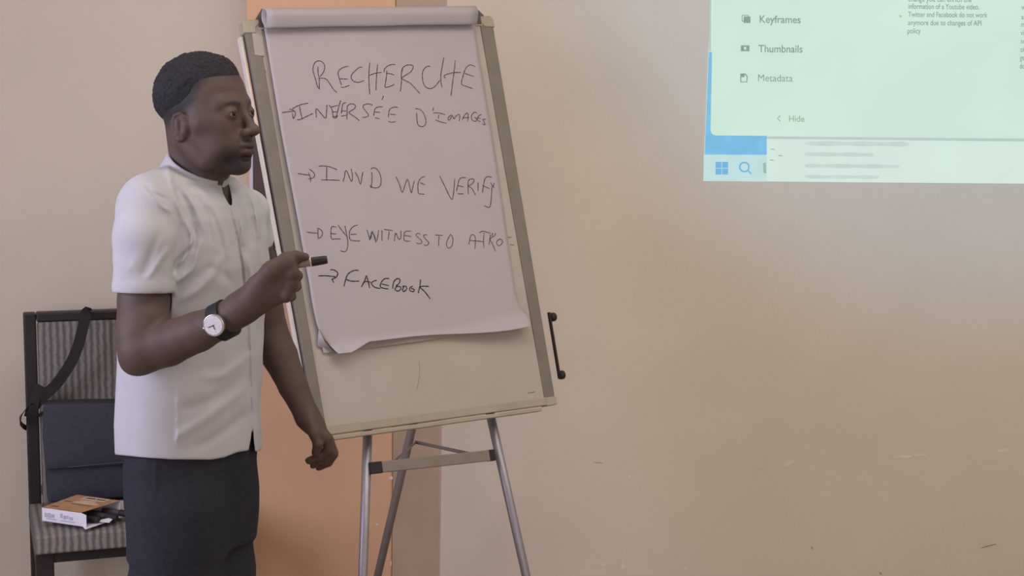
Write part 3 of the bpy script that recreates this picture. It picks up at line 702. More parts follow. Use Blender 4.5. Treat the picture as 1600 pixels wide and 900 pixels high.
chain(B, TL_[:2], .012); chain(B, TL_[1:], .004)
# pelvis and legs under the trousers
LEGN = [(np.array([-.668, 3.005, .78]), .0705), (np.array([-.674, 3.005, .60]), .0690), (np.array([-.674, 3.00, .47]), .058), (np.array([-.676, 3.01, .10]), .040)]
LEGF = [(np.array([-.628, 3.135, .78]), .0705), (np.array([-.630, 3.135, .60]), .0690), (np.array([-.622, 3.15, .47]), .056), (np.array([-.625, 3.17, .10]), .040)]
B.add(lambda X, Y, Z: np.maximum(pants(X, Y, Z, -.014), np.maximum(Z-pz1, .74-Z)), (-.9, 2.7, .72), (-.3, 3.4, pz1), .03)
for Lg in (LEGN, LEGF): chain(B, Lg, .02)
body_me, BV = B.mesh('body'); del B
# skin tone attribute: 0 skin, towards 1 cropped hair and beard, separate lip value
hx, hy, hz = hloc(BV[:, 0], BV[:, 1], BV[:, 2])
def hairline(x): return np.interp(x, [-.13, -.070, -.052, -.028, .004, .024, .034, .044, .060, .075, .12], [-.036, -.028, -.012, .000, .012, .028, .046, .0555, .0600, .0615, .064])
ishead = (np.abs(hx) < .14) & (np.abs(hy) < .095) & (hz > -.15)
fade = np.clip((hz-hairline(hx)+.034+RNG.normal(0, .003, hz.shape)-.020*np.clip((hx-.035)/.02, 0, 1))/.030, 0, 1)*ishead*(np.abs(hx) < .2)
ear = (np.abs(hy) > .0700) & (np.abs(hx-.003) < .021) & (np.abs(hz+.026) < .032); fade[ear] = 0
beard = np.clip(1-np.hypot((hx-.082)/.034, (hz+.094)/.034), 0, 1)*1.3 + np.clip(1-np.abs(hz+.0585)/.006, 0, 1)*(hx > .085)*(np.abs(hy) < .03)*.7
beard += np.clip(1-np.abs((hz+.088)-(-.02-(hx-.02)*.25))/.018, 0, 1)*.35*(hx > -.01)*(hx < .09)
brow = np.clip(1.15-np.abs(hz-.0118+.16*(np.abs(hy)-.028)**2/.02)/(.0066-.13*np.abs(np.abs(hy)-.026)), 0, 1)*np.clip((np.abs(hy)-.010)/.006, 0, 1)*np.clip((.050-np.abs(hy))/.010, 0, 1)*(hx > .06)*(np.abs(hy) > .011)*(np.abs(hy) < .050)
tone = np.clip(fade*.95+np.clip(beard, 0, 1)*ishead*.85+brow*.95, 0, 1)
lip = np.clip(1-np.hypot((hx-.106)/.016, (hz+.073)/.0135), 0, 1)*(np.abs(hy) < .026)*ishead
at1 = body_me.attributes.new('tone', 'FLOAT', 'POINT'); at1.data.foreach_set('value', tone.astype(np.float32))
at2 = body_me.attributes.new('lip', 'FLOAT', 'POINT'); at2.data.foreach_set('value', lip.astype(np.float32))
mskin = mat('skin', (81, 64, 57), .60, .10, 25, .25, 220, spec=.32)
nt = mskin.node_tree; bs = nt.nodes['Principled BSDF']; src = bs.inputs['Base Color'].links[0].from_socket
for nm, colr, fac in (('tone', (38, 34, 36), 1.0), ('lip', (84, 58, 58), .6)):
    a = nt.nodes.new('ShaderNodeAttribute'); a.attribute_name = nm
    mx = nt.nodes.new('ShaderNodeMix'); mx.data_type = 'RGBA'; mx.inputs[7].default_value = (*s2l(colr), 1)
    ml = nt.nodes.new('ShaderNodeMath'); ml.operation = 'MULTIPLY'; ml.inputs[1].default_value = fac
    nt.links.new(a.outputs['Fac'], ml.inputs[0]); nt.links.new(ml.outputs[0], mx.inputs[0]); nt.links.new(src, mx.inputs[6]); src = mx.outputs[2]
nt.links.new(src, bs.inputs['Base Color'])
man = thing('person', 'person in a white short sleeved shirt and navy trousers holding a marker to the paper', 'person', (-.62, 3.06, 0))
attach(link('body', body_me, mskin, None, True), man)
# eyes
meye = mat('eye_white', (128, 114, 108), .25, .03, 20); miris = mat('iris', (30, 20, 18), .15)
for s in (-1, 1):
    c = hp(.0815, s*.031, -.0068); bm = bmesh.new()
    bmesh.ops.create_uvsphere(bm, u_segments=24, v_segments=16, radius=.0124*HS)
    bmesh.ops.translate(bm, vec=Vector(c), verts=bm.verts); ey = attach(obj('eye', bm, meye, smooth=True), man)
    bm = bmesh.new(); bmesh.ops.create_uvsphere(bm, u_segments=20, v_segments=12, radius=.0078*HS)
    bmesh.ops.translate(bm, vec=Vector(hp(.0815+.0058, s*.0312, -.0066)), verts=bm.verts); ir = obj('iris', bm, miris, smooth=True); attach(ir, man); ir.parent = ey; ir.matrix_parent_inverse = Matrix.Identity(4)
# hair
Hg = Grid(np.arange(HC[0]-.13, HC[0]+.14, .0020), np.arange(HC[1]-.12, HC[1]+.12, .0020), np.arange(HC[2]-.07, HC[2]+.145, .0020))
build_head(Hg)
X_, Y_, Z_ = Hg.co((slice(None),)*3); lx, ly, lz = hloc(X_, Y_, Z_)
tt_ = np.clip((lz-hairline(lx)-.002)/.034, -.3, 1)**1.0*.0075 + np.clip((lz-.05)/.06, 0, 1)*.0025 - .0006
nz_ = RNG.normal(0, 1, Hg.F.shape).astype(np.float32)
for ax in range(3): nz_ = (np.roll(nz_, 1, ax)+nz_+np.roll(nz_, -1, ax))/3
Hg.F = Hg.F/1.0 - tt_ - nz_*.0045*np.clip(tt_/.006, 0, 1)
Hg.F = np.maximum(Hg.F, (hairline(lx)-.001-lz)*.6)
Hg.F[0], Hg.F[-1], Hg.F[:, 0], Hg.F[:, -1], Hg.F[:, :, 0], Hg.F[:, :, -1] = (.05,)*6
hair_me, _ = Hg.mesh('hair'); del Hg
mhair = mat('hair', (40, 38, 42), .85, .35, 160, .8, 420, spec=.25)
attach(link('hair', hair_me, mhair, None, True), man)
# shirt
Gs = Grid(np.arange(-.865, -.37, .0025), np.arange(2.79, 3.345, .0025), np.arange(float(at(300, 735, TY)[2]), float(at(300, 228, TY)[2]), .0025))
full = (slice(None),)*3
Gs.F[:] = np.maximum(torso(*Gs.co(full)), Gs.co(full)[2]-tz1)
chain(Gs, [J(292, 306, 3.06, .060), SHR[0]], .035); chain(Gs, [J(320, 304, 3.09, .052), SHL[0]], .035)
chain(Gs, [J(281, 291, 3.06, .040), J(232, 311, 2.97, .045)], .03)
chain(Gs, [J(307, 304, 3.066, .062), J(312, 316, 3.07, .078)], .03)
def cuff(P, k, arm, tilt=0):
    a, b = P[-2][0], P[-1][0]; d = (b-a)/np.linalg.norm(b-a)
    global Gs
    for (p, rp), (q, rq) in zip(P, P[1:]):
        f, lo, hi = rc(p, q, rp, rq)
        hem = P[-1][0]-d*.013
        Gs.add(lambda X, Y, Z: np.maximum(f(X, Y, Z), (X-hem[0])*d[0]+(Y-hem[1])*d[1]+(Z-hem[2])*d[2]), lo, hi, k)
    return hem, d
hemR, dR = cuff(SHR, .010, ARM_R); hemL, dL = cuff(SHL, .010, ARM_L)
X_, Y_, Z_ = Gs.co(full); PX, PYY = project(X_, Y_, Z_); near = (Y_ < 3.14)
# cloth folds pressed into the surface, seen from the near side
folds = [([(268, 284), (285, 315), (294, 350)], 4, -.0030), ([(284, 290), (305, 325), (318, 360)], 4.5, .0026), ([(296, 294), (322, 335), (334, 380)], 5, -.0026), ([(312, 300), (340, 340), (356, 400)], 6, .0022), ([(262, 262), (272, 300), (288, 345)], 6, .0035), ([(300, 300), (330, 350), (345, 400)], 9, .0030), ([(276, 300), (300, 350), (305, 390)], 7, -.0035),
         ([(292, 345), (300, 375), (287, 402), (280, 412)], 4, .0045), ([(300, 385), (286, 400), (276, 412), (272, 425)], 4, -.0045), ([(312, 380), (300, 420), (276, 440)], 6, .0035),
         ([(232, 300), (250, 320), (265, 330)], 4, .0025), ([(228, 290), (240, 302), (262, 312)], 4, -.0025),
         ([(330, 330), (345, 380), (350, 430)], 9, -.0028), ([(370, 300), (376, 330), (380, 380)], 4, .0036), ([(378, 298), (388, 330), (392, 380)], 4, -.0034), ([(386, 296), (398, 322), (404, 370)], 4, .0036), ([(385, 400), (395, 440), (398, 490)], 5, .0025), ([(402, 395), (404, 420), (400, 450)], 5, -.002),
         ([(318, 590), (350, 585), (388, 556)], 9, .0018), ([(280, 640), (330, 625), (384, 585)], 11, -.0015), ([(262, 690), (320, 655), (378, 612)], 10, .0022), ([(300, 700), (340, 682), (385, 645)], 10, -.0018),
         ([(232, 590), (226, 650), (228, 714)], 3, .0009), ([(205, 600), (214, 640), (200, 690)], 10, .0015), ([(250, 600), (275, 640), (255, 690)], 12, .0012),
         ([(300, 440), (330, 420), (360, 440)], 10, -.002), ([(280, 470), (320, 445), (350, 400)], 9, .0025), ([(178, 400), (200, 420), (215, 400)], 9, .0015), ([(230, 440), (245, 415), (262, 390)], 6, .0025), ([(215, 450), (235, 400), (250, 360)], 7, -.002)]
PXn, PYn = PX, PYY
disp = np.zeros(Gs.F.shape, np.float32)
for pts, w, amp in folds:
    P = spline(pts, 4); xs_ = [p[0] for p in P]; ys_ = [p[1] for p in P]
    msk = (PXn > min(xs_)-3*w) & (PXn < max(xs_)+3*w) & (PYn > min(ys_)-3*w) & (PYn < max(ys_)+3*w) & (np.abs(Gs.F) < .03)
    ii = np.nonzero(msk); px_, py_ = PXn[ii], PYn[ii]; dm = np.full(px_.shape, 1e9); tb = np.zeros(px_.shape); n_ = len(P)-1
    for q in range(n_):
        a, b = P[q], P[q+1]; d = b-a; t = np.clip(((px_-a[0])*d[0]+(py_-a[1])*d[1])/(d@d), 0, 1)
        dd = np.hypot(px_-a[0]-t*d[0], py_-a[1]-t*d[1]); c = dd < dm; dm[c] = dd[c]; tb[c] = ((q+t)/n_)[c]
    disp[ii] += (1.7*amp*np.exp(-(dm/(w*.8))**2)*np.sin(np.pi*np.clip(tb*.9+.05, 0, 1))**.5).astype(np.float32)
disp += (.0012*np.sin(31*X_+17*Z_+9*Y_)*np.sin(23*Z_-19*X_+1) + .0009*np.sin(61*Z_+37*X_+2)*np.sin(47*Y_-20*Z_)).astype(np.float32)
PL = [(359, 318), (372, 370), (381, 420), (388, 500), (391.5, 560), (394, 640), (394.5, 730)]
pc = np.interp(PYn, [p[1] for p in PL], [p[0] for p in PL]); sd_ = PXn-pc
stp = np.clip((sd_+1.2)/2.4, 0, 1)*(1-np.clip((sd_-9)/2.4, 0, 1))*(PYn > 300)
_pl = (X_-hemR[0])*dR[0]+(Y_-hemR[1])*dR[1]+(Z_-hemR[2])*dR[2]
disp -= (.0012*np.exp(-((_pl+.027)/.0018)**2)*(PXn < 262)*(PYn > 420)*(Y_ < 2.90)).astype(np.float32)
disp -= (.0034*np.exp(-((sd_+2.4)/1.8)**2)*near*np.interp(PYn, [330, 385, 400, 440, 470, 690], [.2, .5, 1, 1, .45, .3])).astype(np.float32)
disp += (.0030*stp*near).astype(np.float32)
disp = np.clip(disp, -.0042, .009)*np.where((PXn < 275) & (PYn > 420) & (Y_ < 3.0), np.clip((-.026-_pl)/.012, .0, 1), 1)+(.0015*np.exp(-((_pl+.011)/.010)**4)*(PXn < 275)*(Y_ < 3.0)).astype(np.float32)
Gs.F -= disp
# hem, front slit, neck opening
hem = np.interp(PXn, [170, 184, 225, 270, 330, 350, 370, 393, 400, 408, 440], [709, 711, 715, 718, 718.5, 715, 707, 703, 706, 703, 703])
Gs.F = np.maximum(Gs.F, ((PYn-hem)*.00128).astype(np.float32))
cy = np.interp(PYn, [655, 668, 685, 700, 720], [-3, .5, 2, 4.5, 6]); slit = (np.abs(PXn-394.5+(PYn-668)*.03)-cy)*.00128
Gs.F = np.maximum(Gs.F, np.where(near & (PYn > 660), -slit, -1).astype(np.float32))
vx = np.interp(PYn, [262, 278, 300, 325], [347, 349, 354, 362]); vw = np.interp(PYn, [262, 278, 290, 305, 318, 326], [5, 5.5, 6, 5.5, 3, -2])
vn = (np.abs(PXn-vx)-vw)*.00128
Gs.F = np.maximum(Gs.F, np.where((Y_ < 3.07) & (PYn > 255) & (PYn < 335), -vn, -1).astype(np.float32))
# hollow it out for the body
inner = torso(X_, Y_, Z_, -.0088)
Gs.F = np.maximum(Gs.F, -np.maximum(inner, Z_-(float(at(300, 660, TY)[2]))).astype(np.float32))
for P, hm, d, gap in ((ARM_R, hemR, dR, .0032), (ARM_L, hemL, dL, .003)):
    ds = np.full(Gs.F.shape, 9., np.float32)
    for (a, ra), (b, rb) in zip(P, P[1:]): ds = np.minimum(ds, rc(a, b, ra+gap, rb+gap)[0](X_, Y_, Z_))
    pl = (X_-hm[0])*d[0]+(Y_-hm[1])*d[1]+(Z_-hm[2])*d[2]
    Gs.F = np.maximum(Gs.F, -np.maximum(ds, -(pl+.035)).astype(np.float32))
# neck hole and standing band collar
nf = np.array([.857*math.cos(R(27)), -.515*math.cos(R(27)), -math.sin(R(27))]); nl = np.array([.515, .857, 0]); nn = np.cross(nf, nl)
cc = at(306.5, 269, 3.062)
qx, qy, qz = [(v[0]*(X_-cc[0])+v[1]*(Y_-cc[1])+v[2]*(Z_-cc[2])) for v in (nf, nl, nn)]
rad = np.sqrt((qx/.069)**2+(qy/.0635)**2)*.066 + .16*(qz)
hole = np.maximum(rad-.0605, -qz-.006)
Gs.F = np.maximum(Gs.F, -np.where(np.abs(qz) < .09, hole, 1).astype(np.float32))
band = np.maximum(np.abs(rad-.0636)-.0030, np.abs(qz+.003)-.0215)
ang = np.arctan2(qy, qx); gapw = .115
band = np.maximum(band, (gapw-np.abs(ang))*.066)
Gs.F += (.0030*np.exp(-((qz+.0135)/.0022)**2)*(np.abs(qz) < .05)*(rad < .078)).astype(np.float32)
Gs.F = smin(Gs.F, band.astype(np.float32), .0015)
Gs.F[0], Gs.F[-1], Gs.F[:, 0], Gs.F[:, -1], Gs.F[:, :, 0], Gs.F[:, :, -1] = (.05,)*6
shirt_me, _ = Gs.mesh('shirt'); del Gs, disp, PX, PYY, PXn, PYn
mshirt = mat('white_cotton', (176, 172, 176), .85, .02, 30, .14, 700, spec=.2)
sh = attach(link('shirt', shirt_me, mshirt, None, True), man); sh['label'] = 'white short sleeved band collar shirt'
sm = sh.modifiers.new('soften', 'SMOOTH'); sm.factor = .5; sm.iterations = 6
# trousers
Gp = Grid(np.arange(-.86, -.36, .004), np.arange(2.80, 3.34, .004), np.arange(.035, float(at(300, 680, TY)[2]), .005))
X_, Y_, Z_ = Gp.co(full)
Gp.F[:] = np.maximum(np.maximum(pants(X_, Y_, Z_), Z_-pz1), float(at(300, 850, TY)[2])-Z_)
for Lg in (LEGN, LEGF): chain(Gp, Lg, .03, .022)
for Lg in (LEGN, LEGF): Gp.add(*rc(Lg[2][0], Lg[3][0]-np.array([0, 0, .02]), .078, .074), .02)
PX, PYn = project(X_, Y_, Z_)
Gp.F -= (.002*np.sin(28*Z_+30*X_)*np.sin(14*X_-9*Z_+12*Y_)+.0018*np.sin(60*X_+8*Z_)).astype(np.float32)
seam = np.abs(PX-(243-(PYn-740)*.05)); Gp.F -= (.0022*np.exp(-(seam/1.5)**2)*(PYn > 722)*(PYn < 778)*(Y_ < 3.07)).astype(np.float32)
Gp.F = np.maximum(Gp.F, .055-Z_)
Gp.F[0], Gp.F[-1], Gp.F[:, 0], Gp.F[:, -1], Gp.F[:, :, 0], Gp.F[:, :, -1] = (.05,)*6
tr_me, _ = Gp.mesh('trousers'); del Gp, PX, PYn
mtr = mat('navy_twill', (45, 45, 52), .9, .12, 120, .3, 500, spec=.15)
o = attach(link('trousers', tr_me, mtr, None, True), man); o['label'] = 'dark navy trousers'
# shoes
msh = mat('shoe_leather', (30, 26, 24), .4, .1, 30); msol = mat('shoe_sole', (20, 20, 20), .8)
for Lg, an in ((LEGN, R(-34)), (LEGF, R(-18))):
    a = Lg[3][0]; f = np.array([math.cos(an), math.sin(an), 0]); Gx = Grid(np.arange(a[0]-.14, a[0]+.26, .005), np.arange(a[1]-.22, a[1]+.14, .005), np.arange(-.01, .15, .005))
    c0 = np.array([a[0], a[1], .045])
    chain(Gx, [(c0-f*.05, .045), (c0+f*.05, .044), (c0+f*.15-np.array([0, 0, .012]), .040), (c0+f*.19-np.array([0, 0, .018]), .030)], .02)
    chain(Gx, [(c0-f*.01, .045), (c0-f*.01+np.array([0, 0, .06]), .046)], .02)
    X_, Y_, Z_ = Gx.co(full); Gx.F = np.maximum(Gx.F, (.014-Z_).astype(np.float32)); Gx.F = np.maximum(Gx.F, (Z_-.105).astype(np.float32))
    me, _ = Gx.mesh('shoe'); so_ = attach(link('shoe', me, msh, None, True), man)
    bm = bmesh.new(); n = 28; pts = []
    g = np.array([-f[1], f[0], 0])
    for k in range(n):
        t = 2*math.pi*k/n; L_ = .07+.15*math.cos(t); w_ = (.047 if math.cos(t) > -.2 else .042)*math.sin(t)
        pts.append(np.array([a[0], a[1], 0])+f*L_+g*w_)
    hexaN(bm, [p+np.array([0, 0, .0005]) for p in pts], [p+np.array([0, 0, .017]) for p in pts])
    o = attach(obj('sole', bm, msol), man); o.parent = so_; o.matrix_parent_inverse = Matrix.Identity(4)
# wristwatch
mst = mat('watch_strap', (30, 28, 28), .6, .1, 60, .3, 200); mdial = mat('watch_dial', (206, 198, 200), .3, .16, 260); mcase = mat('watch_case', (205, 200, 198), .25, .02, 40, metal=.8)
wc = at(349, 500.5, 2.815); wa = FORE_R[4][0]-FORE_R[2][0]; wa /= np.linalg.norm(wa)
tocam = CAM-wc; tocam /= np.linalg.norm(tocam); w2 = tocam-wa*(tocam@wa); w2 /= np.linalg.norm(w2); w3 = np.cross(wa, w2)
bm = bmesh.new(); rows = []
for k in range(40):
    a = 2*math.pi*k/40; rr = .0362; dv = w2*math.cos(a)*1.0+w3*math.sin(a); hw = .0130
    c = wc+dv*rr
    rows.append([bm.verts.new(tuple(c+wa*x+dv*y)) for x, y in ((-hw, -.004), (hw, -.004), (hw, .0005), (-hw, .0005))])
for k in range(40):
    a, b = rows[k], rows[(k+1) % 40]
    for q in range(4): bm.faces.new((a[q], a[(q+1) % 4], b[(q+1) % 4], b[q]))
ww = attach(obj('wristwatch', bm, mst, smooth=False), man); ww['label'] = 'wristwatch with white round dial and black strap'
dc = wc+w2*.0362; dn = w2*.97+np.array([.05, 0, .05]); dn /= np.linalg.norm(dn)
def disc(name, r, h0, h1, M, n=36):
    bm = bmesh.new(); e1 = np.cross(dn, [0, 0, 1.]); e1 /= np.linalg.norm(e1); e2 = np.cross(dn, e1)
    ring = [e1*math.cos(2*math.pi*k/n)*r+e2*math.sin(2*math.pi*k/n)*r for k in range(n)]
    hexaN(bm, [dc+q+dn*h0 for q in ring], [dc+q+dn*h1 for q in ring])
    o = attach(obj(name, bm, M, bevel=.0008), man); o.parent = ww; return o
disc('watch_case', .0205, -.004, .0045, mcase); disc('watch_dial', .0178, .004, .0058, mdial)
e1 = np.cross(dn, [0, 0, 1.]); e1 /= np.linalg.norm(e1); e2 = np.cross(dn, e1)
for an, L_ in ((.4, .011), (2.0, .008)):
    bm = bmesh.new(); d = e1*math.cos(an)+e2*math.sin(an); ribbon(bm, [dc+dn*.0062-d*.002, dc+dn*.0062+d*L_], np.cross(dn, d), dn, .0013, .0006); o = attach(obj('watch_hand', bm, mst), man); o.parent = ww
bm = bmesh.new(); cx_ = dc-wa*.0195*1.0-w3*.004; tube(bm, [cx_, cx_-wa*.004], .003, 10); o = attach(obj('watch_crown', bm, mcase), man); o.parent = ww
# the marker in his hand
ma, mb = at(446, 415.5, 2.806), at(511.5, 405.5, 2.814); md = mb-ma
mk = thing('marker_pen', 'black capped marker pen held in the raised hand of the person', 'marker', tuple(ma))
mbar_ = mat('marker_barrel', (146, 128, 114), .4, .05, 40); mring = mat('marker_ring', (214, 204, 190), .4)
bm = bmesh.new(); tube(bm, [ma, ma+md*.02, ma+md*.60, ma+md*.62], [.006, .0078, .0078, .0072], 20); attach(obj('barrel', bm, mbar_), mk)
bm = bmesh.new(); tube(bm, [ma+md*.585, ma+md*.59, ma+md*.615, ma+md*.62], [.0078, .0088, .0088, .0078], 20); attach(obj('ring', bm, mring), mk)
bm = bmesh.new(); tube(bm, [ma+md*.615, ma+md*.63, ma+md*.96, ma+md], [.0080, .0086, .0078, .0066], 20); attach(obj('cap', bm, mblack), mk)

# ------------------------------------------------------------------ chair
mwood = mat('dark_wood', (44, 36, 37), .45, .15, 14, .05, 60, spec=.3)
def fabric(name, scale):
    M = bpy.data.materials.new(name); M.use_nodes = True; nt = M.node_tree; N = nt.nodes; L = nt.links; b = N['Principled BSDF']; b.inputs['Roughness'].default_value = .95
    tc = N.new('ShaderNodeTexCoord'); wv = N.new('ShaderNodeTexWave'); wv.wave_type = 'BANDS'; wv.bands_direction = 'X'; wv.inputs['Scale'].default_value = scale
    wv.inputs['Distortion'].default_value = 1.6; wv.inputs['Detail'].default_value = 3; wv.inputs['Detail Scale'].default_value = 3
    L.new(tc.outputs['Object'], wv.inputs['Vector'])
    nz = N.new('ShaderNodeTexNoise'); nz.inputs['Scale'].default_value = 130; nz.inputs['Detail'].default_value = 3; L.new(tc.outputs['Object'], nz.inputs['Vector'])
    mx = N.new('ShaderNodeMix'); mx.inputs[0].default_value = .45; L.new(wv.outputs['Fac'], mx.inputs[2]); L.new(nz.outputs['Fac'], mx.inputs[3])
    r = N.new('ShaderNodeValToRGB'); r.color_ramp.elements[0].position = .25; r.color_ramp.elements[1].position = .75
    r.color_ramp.elements[0].color = (*s2l((94, 88, 84)), 1); r.color_ramp.elements[1].color = (*s2l((134, 126, 120)), 1)
    L.new(mx.outputs[0], r.inputs['Fac']); L.new(r.outputs['Color'], b.inputs['Base Color']); return M
mfab = fabric('striped_fabric', 17)
pb = at(47, 495, 4.25); pf = at(66, 862, 3.85)
base = np.array([pb[0], pb[1], 0]); cf = np.array([pf[0]-pb[0], pf[1]-pb[1], 0]); cdep = np.linalg.norm(cf); cf /= cdep
cr = np.array([-cf[1], cf[0], 0]); CW = .45; ztop = at(53, 494, 4.25)[2]; zs = at(66, 864, 3.85)[2]
ch = thing('upholstered_chair', 'dark wooden chair with grey striped seat and back behind the person', 'chair', tuple(base+cr*CW/2+cf*.2))
CM = Matrix(((cr[0], cf[0], 0, base[0]), (cr[1], cf[1], 0, base[1]), (0, 0, 1, 0), (0, 0, 0, 1)))
def cbox(name, lo, hi, M, bevel=.004, rake=0, parent=None, seg=2, smooth=False):
    bm = bmesh.new(); box(bm, lo, hi)
    if rake:
        for v in bm.verts: v.co.y -= rake*max(0, v.co.z-zs)
    o = obj(name, bm, M, bevel=bevel, seg=seg, smooth=smooth); o.matrix_world = CM; o.parent = parent or ch
    o.matrix_parent_inverse = Matrix.Translation(-Vector(ch.location)); return o
PWD = .034; rk = .10
for x in (-PWD/2, CW-PWD/2): cbox('back_post', (x, -.022, 0), (x+PWD, .022, ztop), mwood, .004, rk)
cbox('top_rail', (PWD/2+.001, -.020, ztop-.024), (CW-PWD/2-.001, .020, ztop+.001), mwood, .004, rk)
cbox('lower_rail', (PWD/2+.001, -.020, zs+.030), (CW-PWD/2-.001, -.006, zs+.060), mwood, .003, rk)
cbox('backrest', (PWD/2+.002, -.004, zs-.004), (CW-PWD/2-.002, .024, ztop-.025), mfab, .008, rk, seg=3)
for x in (-PWD/2, CW-PWD/2+.002): cbox('front_leg', (x, cdep-.048, 0), (x+.046, cdep, zs-.001), mwood, .004)
cbox('front_rail', (.023, cdep-.034, zs-.032), (CW-.024, cdep-.006, zs-.001), mwood, .003)
for x in (-.014, CW-.016): cbox('side_rail', (x, .024, zs-.075), (x+.026, cdep-.050, zs-.031), mwood, .003)
st_ = cbox('seat_cushion', (-.020, .030, zs), (CW+.030, cdep+.018, zs+.050), mfab, .020, seg=4)
bm = bmesh.new(); bm.from_mesh(st_.data); bmesh.ops.subdivide_edges(bm, edges=bm.edges[:], cuts=6, use_grid_fill=True)
for v in bm.verts:
    _w = (v.co.y-.03)/(cdep-.012)
    if v.co.z > zs+.049:
        u = (v.co.x+.02)/(CW+.05); w = (v.co.y-.03)/(cdep-.012); v.co.z += .012*max(0, 4*u*(1-u))**.6*(max(0, 4*w*(1-w)))**.6
    v.co.z -= .030*max(0, 1-_w)
bm.to_mesh(st_.data); bm.free()
zseat = zs+.063
# messenger bag leaning on the backrest
def cl(x, y, z): return np.array(CM @ Vector((x, y, z)))
mbag = mat('navy_nylon', (56, 57, 68), .8, .12, 60, .4, 300, spec=.25); mbag2 = mat('navy_nylon_flap', (58, 58, 68), .75, .1, 60, .4, 300, spec=.25)
mstrap = mat('black_webbing', (36, 33, 34), .7, .1, 80, .4, 400); mpip = mat('piping', (84, 78, 80), .6)
bag = thing('messenger_bag', 'dark navy messenger bag leaning on the chair back behind the marker box', 'bag', tuple(cl(.2, .1, zseat)))
bz0, bz1 = zs+.046, at(120, 634, 4.16)[2]
def bagbox(name, x0, x1, y0, y1, z0, z1, M, lean, bev):
    bm = bmesh.new(); box(bm, (x0, y0, z0), (x1, y1, z1))
    bmesh.ops.subdivide_edges(bm, edges=bm.edges[:], cuts=7, use_grid_fill=True)
    for v in bm.verts:
        u = (v.co.x-x0)/(x1-x0); w = (v.co.z-z0)/(z1-z0); s = (v.co.y-y0)/(y1-y0)
        k = (max(0, 4*u*(1-u))*max(0, 4*w*(1-w)))**.5
        v.co.y += (s-.5)*.022*k + .003*math.sin(25*v.co.x+18*v.co.z); v.co.x += (u-.5)*.010*(1-abs(2*w-1)); v.co.z += .004*math.sin(14*v.co.x+1)*w
        v.co.y -= lean*(v.co.z-z0)
    o = obj(name, bm, M, bevel=bev, seg=3, smooth=True); o.matrix_world = CM; o.parent = bag; o.matrix_parent_inverse = Matrix.Translation(-Vector(bag.location)); return o
bagbox('bag_body', .030, .40, .060, .130, bz0, bz1-.004, mbag, .10, .012)
bagbox('flap', .025, .406, .124, .142, bz0+.100, bz1+.002, mbag2, .10, .006)
bm = bmesh.new()
tube(bm, [cl(.036+.05+t*.30, .146, bz0+.104+.004*math.sin(3*t)) for t in np.linspace(0, 1, 12)], .0012, 8); attach(obj('flap_piping', bm, mpip), bag)
# strap: over the top rail, down to the left post, wrapped round it with a loop hanging outside
def strap(name, pts, width, wv):
    P = spline([at(*p) for p in pts], 8); bm = bmesh.new(); W_ = []
    for i, p in enumerate(P):
        t = P[min(i+1, len(P)-1)]-P[max(i-1, 0)]; W_.append(Vector(np.cross(t, wv)))
    ribbon(bm, P, W_, Vector(wv), width, .0022)
    return attach(obj(name, bm, mstrap, smooth=False), bag)
vcam = np.array([.28, -.95, .1])
strap('shoulder_strap', [(136, 487, 4.33), (135, 489, 4.236), (130, 510, 4.222), (122, 540, 4.215), (110, 568, 4.21), (88, 600, 4.205), (62, 625, 4.20), (50, 640, 4.20), (46, 652, 4.21)], .030, vcam)
strap('strap_end', [(64, 602, 4.205), (56, 618, 4.197), (52, 640, 4.19), (50, 662, 4.20)], .026, vcam)
strap('strap_loop', [(52, 630, 4.19), (40, 640, 4.20), (33, 652, 4.22), (31.5, 660, 4.28), (40, 668, 4.345), (54, 670, 4.35)], .016, np.array([.9, -.3, .3]))
strap('strap_tail', [(60, 650, 4.195), (66, 646, 4.18), (72, 645, 4.165)], .010, vcam)

# ------------------------------------------------------------------ carton of markers on the seat
zc = zseat-.001
c0, c1 = at_z(66, 814, zc), at_z(135, 824, zc); c3 = at_z(112, 797, zc)
ex = c1-c0; ey = c3-c0; ey = ey/np.linalg.norm(ey)*.135
hgt = .038
mcar = mat('carton_white', (222, 216, 226), .6, .02, 20); mcart = mat('carton_orange', (176, 136, 100), .6, .15, 25, coords='Object'); mcari = mat('carton_inside', (168, 156, 148), .8, .08, 30); mprint = mat('carton_print', (176, 170, 188), .7, .12, 80)
mdk = mat('carton_print_dark', (122, 96, 78), .7, .2, 80); mpale = mat('carton_print_pale', (196, 176, 152), .7, .1, 60)
bx = thing('marker_box', 'open white and orange carton of markers lying on the chair seat', 'box', tuple(c0))
up = np.array([0, 0, hgt])
def panel(name, P, M, th=.0012):
    P = [np.array(p) for p in P]; n = np.cross(P[1]-P[0], P[2]-P[0]); n /= np.linalg.norm(n); bm = bmesh.new(); hexaN(bm, P, [p-n*th for p in P]); return attach(obj(name, bm, M), bx)
A_, B_, C_, D_ = c0, c0+ex, c0+ex+ey, c0+ey
panel('front_panel', [A_, B_, B_+up*.86, A_+ex*.86+up, A_+up], mcar); panel('back_panel', [C_, D_, D_+up, C_+up], mcar); panel('end_panel', [D_, A_, A_+up, D_+up], mcar); panel('bottom_panel', [A_, D_, C_, B_], mcari)
tp = panel('top_panel', [A_+up, A_+ex*.87+up, C_+up, D_+up], mcart)
exn = ex/np.linalg.norm(ex); eyn = ey/np.linalg.norm(ey)
panel('bottom_flap', [B_-ex*.08, C_-ex*.02, C_+exn*.030-eyn*.03+np.array([0, 0, .004]), B_+exn*.006-eyn*.012+np.array([0, 0, -.002])], mcar)
panel('back_flap', [C_, C_+exn*.030+eyn*.012, C_+exn*.030+eyn*.012+up*.95, C_+up], mcari)
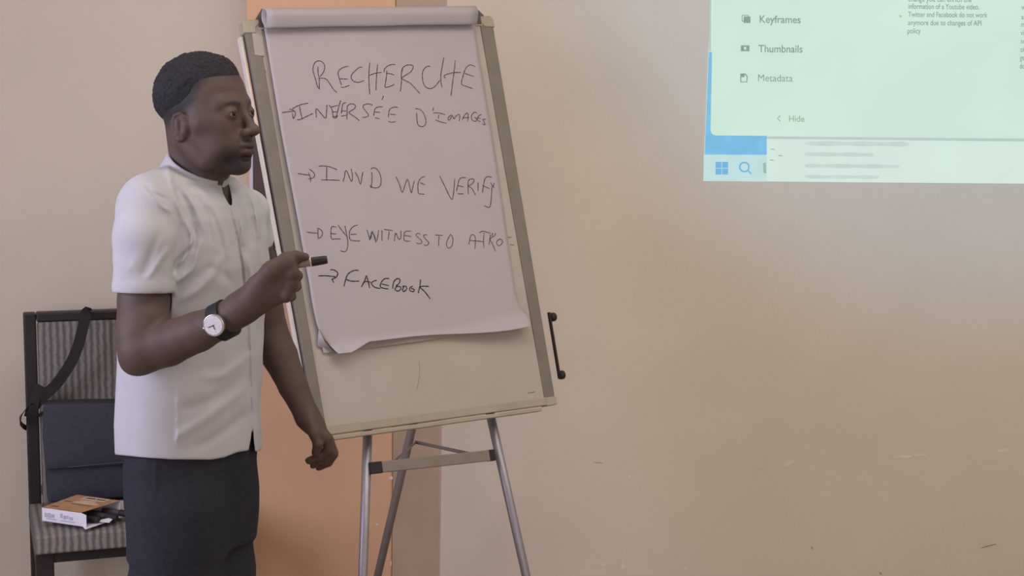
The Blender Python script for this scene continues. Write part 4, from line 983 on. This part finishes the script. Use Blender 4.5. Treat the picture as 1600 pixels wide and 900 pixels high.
panel('tuck_flap', [B_+eyn*.03+up*.2, B_+eyn*.07+up*.05, B_+eyn*.075+exn*.03+up*.30, B_+eyn*.045+exn*.035+up*.12], mcar)
def prt(M, a0, a1, b0, b1, face):
    if face == 'top': P = [A_+up+ex*.87*a0+ey*b0, A_+up+ex*.87*a1+ey*b0, A_+up+ex*.87*a1+ey*b1, A_+up+ex*.87*a0+ey*b1]; d = np.array([0, 0, .0008])
    else: P = [A_+ex*a0+up*b0, A_+ex*a1+up*b0, A_+ex*a1+up*b1, A_+ex*a0+up*b1]; d = -eyn*.0008
    bm = bmesh.new(); hexaN(bm, P, [p+d for p in P]); attach(obj('printing', bm, M), bx)
for a0, a1, b0, b1 in ((.06, .13, .32, .62), (.14, .20, .30, .66), (.21, .28, .34, .60), (.42, .47, .42, .72), (.49, .54, .36, .62), (.55, .60, .40, .64), (.62, .70, .36, .58)): prt(mprint, a0, a1, b0, b1, 'front')
for a0, a1 in ((.10, .32), (.42, .74)): prt(mprint, a0, a1, .20, .26, 'front')
for a0, a1, b0, b1 in ((.30, .94, .78, .94), (.34, .96, .52, .60), (.40, .8, .64, .70)): prt(mpale, a0, a1, b0, b1, 'top')
for a0, a1, b0, b1 in ((.36, .62, .83, .88), (.66, .9, .83, .88), (.1, .3, .1, .18), (.40, .9, .40, .44), (.1, .3, .5, .55)): prt(mdk, a0, a1, b0, b1, 'top')
mdkb = mat('dark_barrel', (70, 66, 70), .4, .05, 40)
for i, (t, h, dx, lab) in enumerate(((.25, .011, .012, 'black marker nearest the front of the open carton'), (.52, .010, .040, 'black marker sticking out of the middle of the open carton'), (.80, .011, .055, 'black marker nearest the bag sticking out of the open carton'))):
    e_ = B_+ey*t+exn*dx+np.array([0, 0, h+.002]); s_ = e_-exn*.09
    mkr = thing('marker_pen', lab, 'marker', tuple(s_), 'markers in the carton')
    dd = e_-s_
    bm = bmesh.new(); tube(bm, [s_, s_+dd*.62], .0075, 16); attach(obj('barrel', bm, mdkb), mkr)
    bm = bmesh.new(); tube(bm, [s_+dd*.60, s_+dd*.62, s_+dd*.96, s_+dd], [.0085, .0092, .0086, .007], 16); attach(obj('cap', bm, mblack), mkr)
